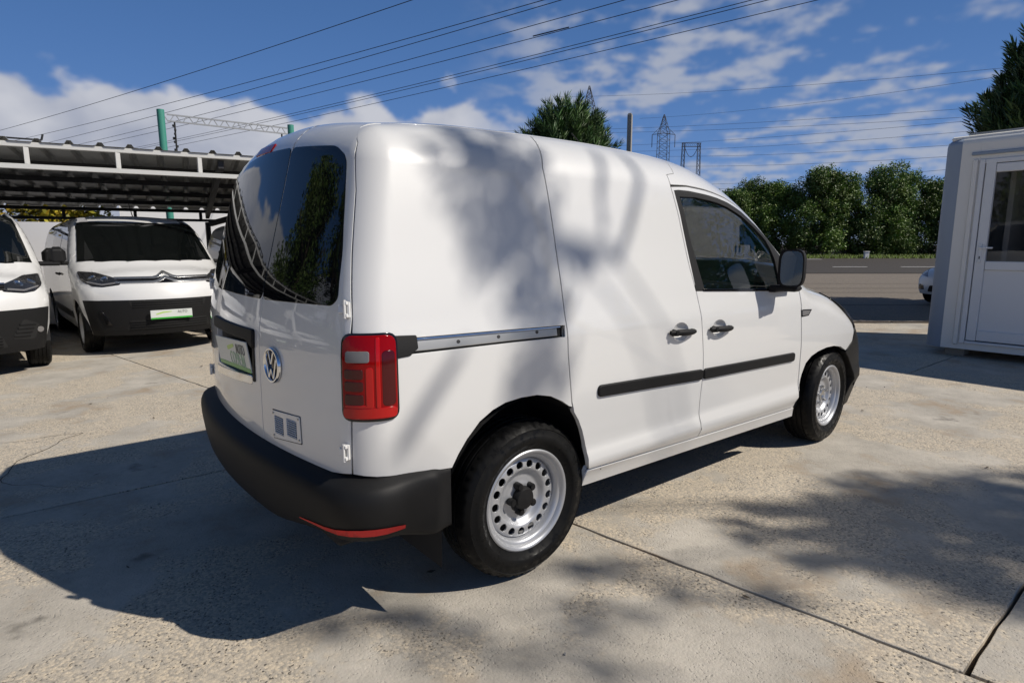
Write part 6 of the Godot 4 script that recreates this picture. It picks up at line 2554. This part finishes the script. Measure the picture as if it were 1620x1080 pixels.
	over.call("lower_intake", rounded([Vector2(-0.50, 0.345), Vector2(0.50, 0.345), Vector2(0.46, 0.470), Vector2(-0.46, 0.470)], 0.02, 3), 0.008, M.rubber_seal)
	for y in [0.36, 0.39, 0.42, 0.45]:
		over.call("intake_slat", rect(-0.46, y, 0.46, y + 0.009), 0.016, M.black_plastic)
	if kind == 0:
		over.call("bumper_flash", PackedVector2Array([Vector2(0.64, 0.42), Vector2(0.70, 0.42), Vector2(0.76, 0.60), Vector2(0.735, 0.60)]), 0.016, M.black_gloss, t, true)
	else:
		over.call("fog_recess", rounded([Vector2(0.54, 0.43), Vector2(0.74, 0.40), Vector2(0.80, 0.56), Vector2(0.66, 0.63)], 0.03, 3), 0.010, M.rubber_seal, t, true)
		for k in 4:
			over.call("fog_slat", PackedVector2Array([Vector2(0.56 + k * 0.02, 0.45 + k * 0.04), Vector2(0.70 + k * 0.02, 0.44 + k * 0.04), Vector2(0.70 + k * 0.02, 0.452 + k * 0.04), Vector2(0.56 + k * 0.02, 0.462 + k * 0.04)]), 0.018, M.black_plastic, t, true)
		over.call("fog_lamp", disc(Vector2(0.80, 0.50), 0.028, 0.03, 16), 0.014, M.grey_lens, t, true)
	# plate
	var pl0 := Node3D.new()
	pl0.name = "number_plate"
	t.add_child(pl0)
	var pp: Vector3 = S.at("front", 0.0, 0.54)
	pl0.transform = Transform3D(Basis(Vector3(0, 0, -1), Vector3.UP, Vector3(1, 0, 0)), pp + Vector3(0.026, 0, 0))
	mb = MB.new()
	mb.box(Vector3.ZERO, Vector3(0.50, 0.118, 0.02), 0.003)
	part(pl0, "plate", mb, M.plate_white)
	mb = MB.new()
	mb.box(Vector3(0, -0.048, 0.0105), Vector3(0.495, 0.020, 0.002))
	part(pl0, "green_band", mb, M.plate_green)
	mb = MB.new()
	mb.prism(PackedVector2Array([Vector2(-0.18, 0.0), Vector2(-0.10, 0.02), Vector2(0.0, 0.030), Vector2(0.0, 0.038), Vector2(-0.11, 0.034), Vector2(-0.19, 0.010)]), 0.0105, 0.0115)
	part(pl0, "lime_swoosh", mb, M.plate_lime)
	lettering(pl0, "lettering", "AUTO", 0.034, M.plate_ink, Transform3D(Basis.IDENTITY, Vector3(0.13, 0.026, 0.0115)))
	# side windows, cladding, handles
	for s in [1.0, -1.0]:
		for q in [["side_window", [[-1.24, 1.215], [-0.42, 1.19], [-0.62, 1.45], [-0.80, 1.605], [-1.24, 1.63]]], ["side_window", [[-2.38, 1.22], [-1.40, 1.215], [-1.40, 1.63], [-2.38, 1.62]]]]:
			mb = MB.new()
			panel(mb, S.surf("side", 0.0025), rounded(Array(xy(S, q[1])), 0.04, 3), [], 0.07, 0.008, 0.002)
			part(t, q[0], mb if s > 0 else mb.mirror(), M.dark_glass)
		mb = MB.new()
		panel(mb, S.surf("side", 0.012), rounded(Array(xy(S, [[-2.45, 0.44], [-0.45, 0.44], [-0.45, 0.53], [-2.45, 0.53]])), 0.02, 3), [], 0.08, 0.016, 0.004)
		part(t, "side_cladding", mb if s > 0 else mb.mirror(), M.black_plastic)
		for x in [-1.20, -1.42]:
			var c: Vector3 = S.surf("side").call(x, 1.03)[0]
			mb = MB.new()
			mb.box(c + Vector3(0, 0, 0.018), Vector3(0.17, 0.035, 0.03), 0.012)
			part(t, "door_handle", mb if s > 0 else mb.mirror(), M.black_plastic)
		var mr := Node3D.new()
		mr.name = "door_mirror"
		t.add_child(mr, true)
		mb = MB.new()
		mb.box(Vector3(-0.36, 1.30, 1.12), Vector3(0.13, 0.225, 0.185), 0.06)
		part(mr, "mirror_housing", mb if s > 0 else mb.mirror(), M.black_plastic)
		mb = MB.new()
		mb.box(Vector3(-0.37, 1.205, 1.03), Vector3(0.12, 0.055, 0.24), 0.02)
		part(mr, "mirror_arm", mb if s > 0 else mb.mirror(), M.black_plastic)
	# closed ends and floor
	mb = MB.new()
	panel(mb, S.surf("rear"), rect(-0.80, 0.35, 0.80, 1.72, 0.05), [], 0.10, 0.02)
	part(t, "rear_door", mb, W)
	mb = MB.new()
	mb.box(Vector3(-1.6, 0.36, 0), Vector3(4.5, 0.16, 1.0), 0.02)
	mb.box(Vector3(-1.5, 0.36, 0), Vector3(2.1, 0.16, 1.6), 0.02)
	part(t, "underbody", mb, M.dark_inside)
	mb = MB.new()
	mb.box(Vector3(-1.55, 1.10, 0), Vector3(0.04, 1.3, 1.5), 0.004)
	part(t, "bulkhead", mb, M.dark_inside)
	mb = MB.new()
	mb.box(Vector3(-0.10, 1.02, 0), Vector3(0.62, 0.22, 1.50), 0.06)
	part(t, "dashboard", mb, M.dark_inside)
	mb = MB.new()
	mb.box(Vector3(0.0, 1.16, -0.42), Vector3(0.21, 0.004, 0.30), 0.001, Basis(Vector3(0, 0, 1), -0.25))
	part(t, "price_sheet", mb, M.paper)
	for z in [0.45, -0.45]:
		mb = MB.new()
		mb.box(Vector3(-1.05, 0.80, z), Vector3(0.5, 0.18, 0.5), 0.05)
		mb.box(Vector3(-1.33, 1.15, z), Vector3(0.14, 0.62, 0.48), 0.06, Basis(Vector3(0, 0, 1), 0.2))
		mb.box(Vector3(-1.42, 1.52, z), Vector3(0.1, 0.18, 0.27), 0.04, Basis(Vector3(0, 0, 1), 0.15))
		part(t, "seat", mb, M.seat_cloth)
	mb = MB.new()
	mb.tube([Vector3(-0.95, 1.88, 0), Vector3(-1.05, 2.08, 0.02)], [0.008, 0.004], 6)
	part(t, "aerial", mb, M.black_plastic)
	if front_wheel.is_empty():
		wheel(front_wheel, 0.335, 0.215, 0.205)
	for x in [0.0, -2.95]:
		add_wheel(t, front_wheel, Vector3(x, 0.335, 0.90), 0.0, 0.3, true)
		add_wheel(t, front_wheel, Vector3(x, 0.335, -0.90), 0.0, 1.3, true, true)
	return t


func settle(t: Node3D, x: float, z: float, heading: float, s: float) -> void:
	t.position = Vector3(x, gy(z), z)
	t.basis = Basis(Vector3.UP, -deg_to_rad(heading)).scaled(Vector3(s, s, s))


func build_front_vans() -> void:
	var a := make_front_van("white van with two chrome chevrons on its grille, parked nose out under the carport", 0)
	settle(a, 0.0, -7.2, 87.0, 0.97)
	var b := make_front_van("white van with fog lamp in its dark bumper, cut by the left edge", 1)
	settle(b, -2.13, -6.3, 87.0, 0.97)
	var c: Node3D = a.duplicate()
	c.name = "parked_van"
	add_child(c, true)
	c.set_meta("label", "white van right of the chevron van, mostly hidden by the nearest van")
	settle(c, 2.52, -6.78, 87.0, 0.97)
	# further along the row, seen mirrored in the rear glass
	for q in [[-4.9, -6.9], [-7.6, -7.4]]:
		var d: Node3D = a.duplicate()
		d.name = "parked_van"
		add_child(d, true)
		d.set_meta("label", "white van left of the picture under the carport, %s" % ("beside the cut one" if q[0] > -6 else "farthest left"))
		settle(d, q[0], q[1], 87.0, 0.97)


func build_high_van() -> void:
	var S := Body.new()
	S.rearc = 0.05
	S.crown = 0.05
	S.ra = 0.14
	S.rb = 0.16
	S.rx = -0.6
	S.tc0 = -1.0
	S.tcl = 0.8
	S.x0 = -3.9
	S.x1 = 0.2
	S.z0 = 0.65
	S.ytop = 2.1
	S.drop = 0.3
	S.xr = -3.8
	S.yr = 2.1
	S.xf = 0.1
	S.ylow = 0.8
	S.setup(
		[[0.2, 0.96], [0.5, 1.01], [1.0, 1.025], [1.3, 1.02], [1.8, 0.99], [2.4, 0.93], [2.7, 0.90]],
		[[-4.4, 0.98], [-3.5, 1.0], [-0.2, 1.0], [0.4, 0.96], [0.95, 0.86]],
		[[0.2, -4.3], [1.0, -4.32], [2.4, -4.25]],
		[[-4.4, 2.46], [-3.0, 2.52], [-1.4, 2.52], [-0.95, 2.44], [-0.5, 2.10], [0.05, 1.60], [0.30, 1.36], [0.55, 1.25], [0.8, 1.14], [0.95, 0.95]],
		[[0.2, 0.85], [0.5, 0.92], [0.8, 0.92], [1.0, 0.88], [1.3, 0.75]])
	var t := thing("high_roof_van", "white high roof van seen through the cab windows of the nearest van", "van")
	var fu := func(y: float) -> float:
		if y < 0.0:
			return 1.22
		return S.inv("side", S.at("front", 0.72, y)).x
	sides(t, S, ["rear_quarter", "sliding_door", "front_door", "front_wing"], [-2.35, -1.12, -0.02], 0.32, 1.2, fu, [arch_poly(0.0, 0.35, 0.42), arch_poly(-3.0, 0.35, 0.42)], M.white_paint, 0.12)
	arch_lining(t, 0.0, 0.425, 0.96)
	arch_lining(t, -3.0, 0.425, 0.96)
	var mb := MB.new()
	panel(mb, S.surf("top"), PackedVector2Array([Vector2(-0.95, -0.7), Vector2(-0.8, 0.0), Vector2(-0.95, 0.7), Vector2(-4.1, 0.7), Vector2(-4.1, -0.7)]), [], 0.15, 0.01)
	part(t, "roof", mb, M.white_paint)
	mb = MB.new()
	panel(mb, S.surf("top"), PackedVector2Array([Vector2(-0.94, 0.74), Vector2(-0.79, 0.0), Vector2(-0.94, -0.74), Vector2(-0.05, -0.8), Vector2(0.26, 0.0), Vector2(-0.05, 0.8)]), [], 0.12, 0.01)
	part(t, "windscreen", mb, M.dark_glass)
	mb = MB.new()
	panel(mb, S.surf("top"), PackedVector2Array([Vector2(-0.04, 0.8), Vector2(0.27, 0.0), Vector2(-0.04, -0.8), Vector2(0.35, -0.76), Vector2(0.75, 0.0), Vector2(0.35, 0.76)]), [], 0.1, 0.01)
	part(t, "bonnet", mb, M.white_paint)
	mb = MB.new()
	panel(mb, S.surf("front"), rect(-0.73, 0.75, 0.73, 1.16), [], 0.1, 0.02)
	part(t, "front_fascia", mb, M.white_paint)
	mb = MB.new()
	panel(mb, S.surf("front", 0.01), rect(-0.73, 0.32, 0.73, 0.745), [], 0.1, 0.02)
	part(t, "front_bumper", mb, M.black_plastic)
	mb = MB.new()
	panel(mb, S.surf("rear"), rect(-0.9, 0.4, 0.9, 2.3, 0.05), [], 0.15, 0.02)
	part(t, "rear_door", mb, M.white_paint)
	for s in [1.0, -1.0]:
		mb = MB.new()
		panel(mb, S.surf("side", 0.003), rounded(Array(xy(S, [[-1.02, 1.36], [0.0, 1.34], [-0.12, 1.52], [-0.50, 1.92], [-1.02, 1.95]])), 0.05, 3), [], 0.1, 0.01, 0.002)
		part(t, "side_window", mb if s > 0 else mb.mirror(), M.dark_glass)
		for x in [-1.02, -1.26]:
			var c: Vector3 = S.surf("side").call(x, 1.22)[0]
			mb = MB.new()
			mb.box(c + Vector3(0, 0, 0.01), Vector3(0.07, 0.22, 0.04), 0.015)
			part(t, "door_handle", mb if s > 0 else mb.mirror(), M.black_plastic)
		mb = MB.new()
		panel(mb, S.surf("side", 0.006), xy(S, [[-2.3, 1.02], [0.1, 1.02], [0.1, 1.035], [-2.3, 1.035]]), [], 0.12, 0.01, 0.003)
		part(t, "side_crease", mb if s > 0 else mb.mirror(), M.white_paint)
		mb = MB.new()
		mb.box(Vector3(-0.1, 1.5, 1.16), Vector3(0.14, 0.36, 0.2), 0.05)
		part(t, "door_mirror", mb if s > 0 else mb.mirror(), M.black_plastic)
		mb = MB.new()
		panel(mb, S.surf("front", 0.004), rounded([Vector2(0.42, 0.95), Vector2(0.73, 0.98), Vector2(0.73, 1.16), Vector2(0.56, 1.15)], 0.03, 2), [], 0.1, 0.01)
		part(t, "headlight", mb if s > 0 else mb.mirror(), M.grey_lens)
	mb = MB.new()
	mb.box(Vector3(-1.6, 0.4, 0), Vector3(4.6, 0.16, 1.1), 0.02)
	part(t, "underbody", mb, M.dark_inside)
	for x in [0.0, -3.0]:
		add_wheel(t, front_wheel, Vector3(x, 0.335, 0.97), 0.0, 0.3, true)
		add_wheel(t, front_wheel, Vector3(x, 0.335, -0.97), 0.0, 1.3, true, true)
	# nose turned away to the right
	var h := VR * 0.75 + VD * 0.66
	t.basis = Basis(Vector3.UP, atan2(-h.z, h.x))
	t.position = vw(7.3, 20.7, -0.02)


func build_small_car() -> void:
	var S := Body.new()
	S.rearc = 0.12
	S.crown = 0.08
	S.ra = 0.14
	S.rb = 0.14
	S.tc0 = -0.9
	S.tcl = 0.8
	S.tca = 0.35
	S.x0 = -2.6
	S.x1 = 0.1
	S.z0 = 0.5
	S.ytop = 1.1
	S.drop = 0.22
	S.xr = -2.4
	S.yr = 0.9
	S.xf = 0.0
	S.ylow = 0.45
	S.setup(
		[[0.15, 0.80], [0.4, 0.86], [0.7, 0.885], [0.9, 0.86], [1.2, 0.72], [1.5, 0.60]],
		[[-3.4, 0.95], [-2.4, 1.0], [-0.2, 1.0], [0.4, 0.96], [0.9, 0.82]],
		[[0.2, -3.05], [0.6, -3.15], [0.9, -3.12], [1.2, -2.95], [1.5, -2.7]],
		[[-3.2, 1.10], [-2.7, 1.38], [-2.0, 1.46], [-1.3, 1.47], [-0.8, 1.38], [-0.2, 1.05], [0.1, 0.93], [0.5, 0.85], [0.75, 0.74], [0.85, 0.6]],
		[[0.15, 0.70], [0.35, 0.80], [0.55, 0.82], [0.75, 0.76], [0.95, 0.6]])
	var t := thing("small_car", "silver blue car half hidden behind the office cabin", "car")
	var fu := func(y: float) -> float:
		if y < 0.0:
			return 0.84
		return S.inv("side", S.at("front", 0.70, y)).x
	sides(t, S, ["rear_wing", "rear_door", "front_door", "front_wing"], [-2.2, -1.25, -0.28], 0.24, 1.1, fu, [arch_poly(0.0, 0.3, 0.34), arch_poly(-2.5, 0.3, 0.34)], M.silver_paint, 0.08)
	arch_lining(t, 0.0, 0.345, 0.80)
	arch_lining(t, -2.5, 0.345, 0.80)
	var mb := MB.new()
	panel(mb, S.surf("top"), PackedVector2Array([Vector2(-0.95, -0.5), Vector2(-0.8, 0.0), Vector2(-0.95, 0.5), Vector2(-2.6, 0.5), Vector2(-2.6, -0.5)]), [], 0.12, 0.01)
	part(t, "roof", mb, M.silver_paint)
	mb = MB.new()
	panel(mb, S.surf("top"), PackedVector2Array([Vector2(-0.94, 0.55), Vector2(-0.79, 0.0), Vector2(-0.94, -0.55), Vector2(-0.35, -0.66), Vector2(-0.02, 0.0), Vector2(-0.35, 0.66)]), [], 0.1, 0.01)
	part(t, "windscreen", mb, M.dark_glass)
	mb = MB.new()
	panel(mb, S.surf("top"), PackedVector2Array([Vector2(-0.34, 0.70), Vector2(-0.01, 0.0), Vector2(-0.34, -0.70), Vector2(0.25, -0.68), Vector2(0.62, 0.0), Vector2(0.25, 0.68)]), [], 0.08, 0.01)
	part(t, "bonnet", mb, M.silver_paint)
	mb = MB.new()
	panel(mb, S.surf("front"), rect(-0.71, 0.24, 0.71, 0.80), [], 0.07, 0.02)
	part(t, "front_bumper", mb, M.silver_paint)
	mb = MB.new()
	panel(mb, S.surf("front", 0.004), rounded([Vector2(-0.4, 0.30), Vector2(0.4, 0.30), Vector2(0.34, 0.44), Vector2(-0.34, 0.44)], 0.03, 3), [], 0.08, 0.01)
	part(t, "grille", mb, M.black_gloss)
	mb = MB.new()
	panel(mb, S.surf("rear"), rect(-0.72, 0.3, 0.72, 1.2, 0.05), [], 0.1, 0.02)
	part(t, "tailgate", mb, M.silver_paint)
	for s in [1.0, -1.0]:
		mb = MB.new()
		panel(mb, S.surf("front", 0.004), rounded([Vector2(0.44, 0.62), Vector2(0.74, 0.66), Vector2(0.76, 0.80), Vector2(0.56, 0.74)], 0.03, 3), [], 0.05, 0.01)
		part(t, "headlight", mb if s > 0 else mb.mirror(), M.grey_lens)
		mb = MB.new()
		panel(mb, S.surf("front", 0.004), rounded([Vector2(0.50, 0.34), Vector2(0.70, 0.34), Vector2(0.70, 0.46), Vector2(0.54, 0.44)], 0.03, 3), [], 0.05, 0.01)
		part(t, "fog_recess", mb if s > 0 else mb.mirror(), M.black_gloss)
		mb = MB.new()
		panel(mb, S.surf("side", 0.003), rounded(Array(xy(S, [[-2.1, 0.98], [-0.4, 0.93], [-0.62, 1.10], [-0.95, 1.27], [-1.9, 1.30]])), 0.04, 3), [], 0.1, 0.01, 0.002)
		part(t, "side_window", mb if s > 0 else mb.mirror(), M.dark_glass)
		mb = MB.new()
		mb.box(Vector3(-0.45, 0.97, 0.93), Vector3(0.12, 0.12, 0.18), 0.04)
		part(t, "door_mirror", mb if s > 0 else mb.mirror(), M.silver_paint)
	mb = MB.new()
	mb.box(Vector3(-1.25, 0.28, 0), Vector3(3.4, 0.14, 0.9), 0.02)
	part(t, "underbody", mb, M.dark_inside)
	for x in [0.0, -2.5]:
		for s in [1.0, -1.0]:
			add_wheel(t, front_wheel, Vector3(x, 0.30, 0.80 * s), 0.0, 0.3, false, s < 0)
			(t.get_child(t.get_child_count() - 1) as Node3D).scale = Vector3(0.9, 0.9, 0.9)
	var h := VR * -0.92 + VD * -0.38
	t.basis = Basis(Vector3.UP, atan2(-h.z, h.x))
	t.position = vw(10.15, 13.4, -0.01)
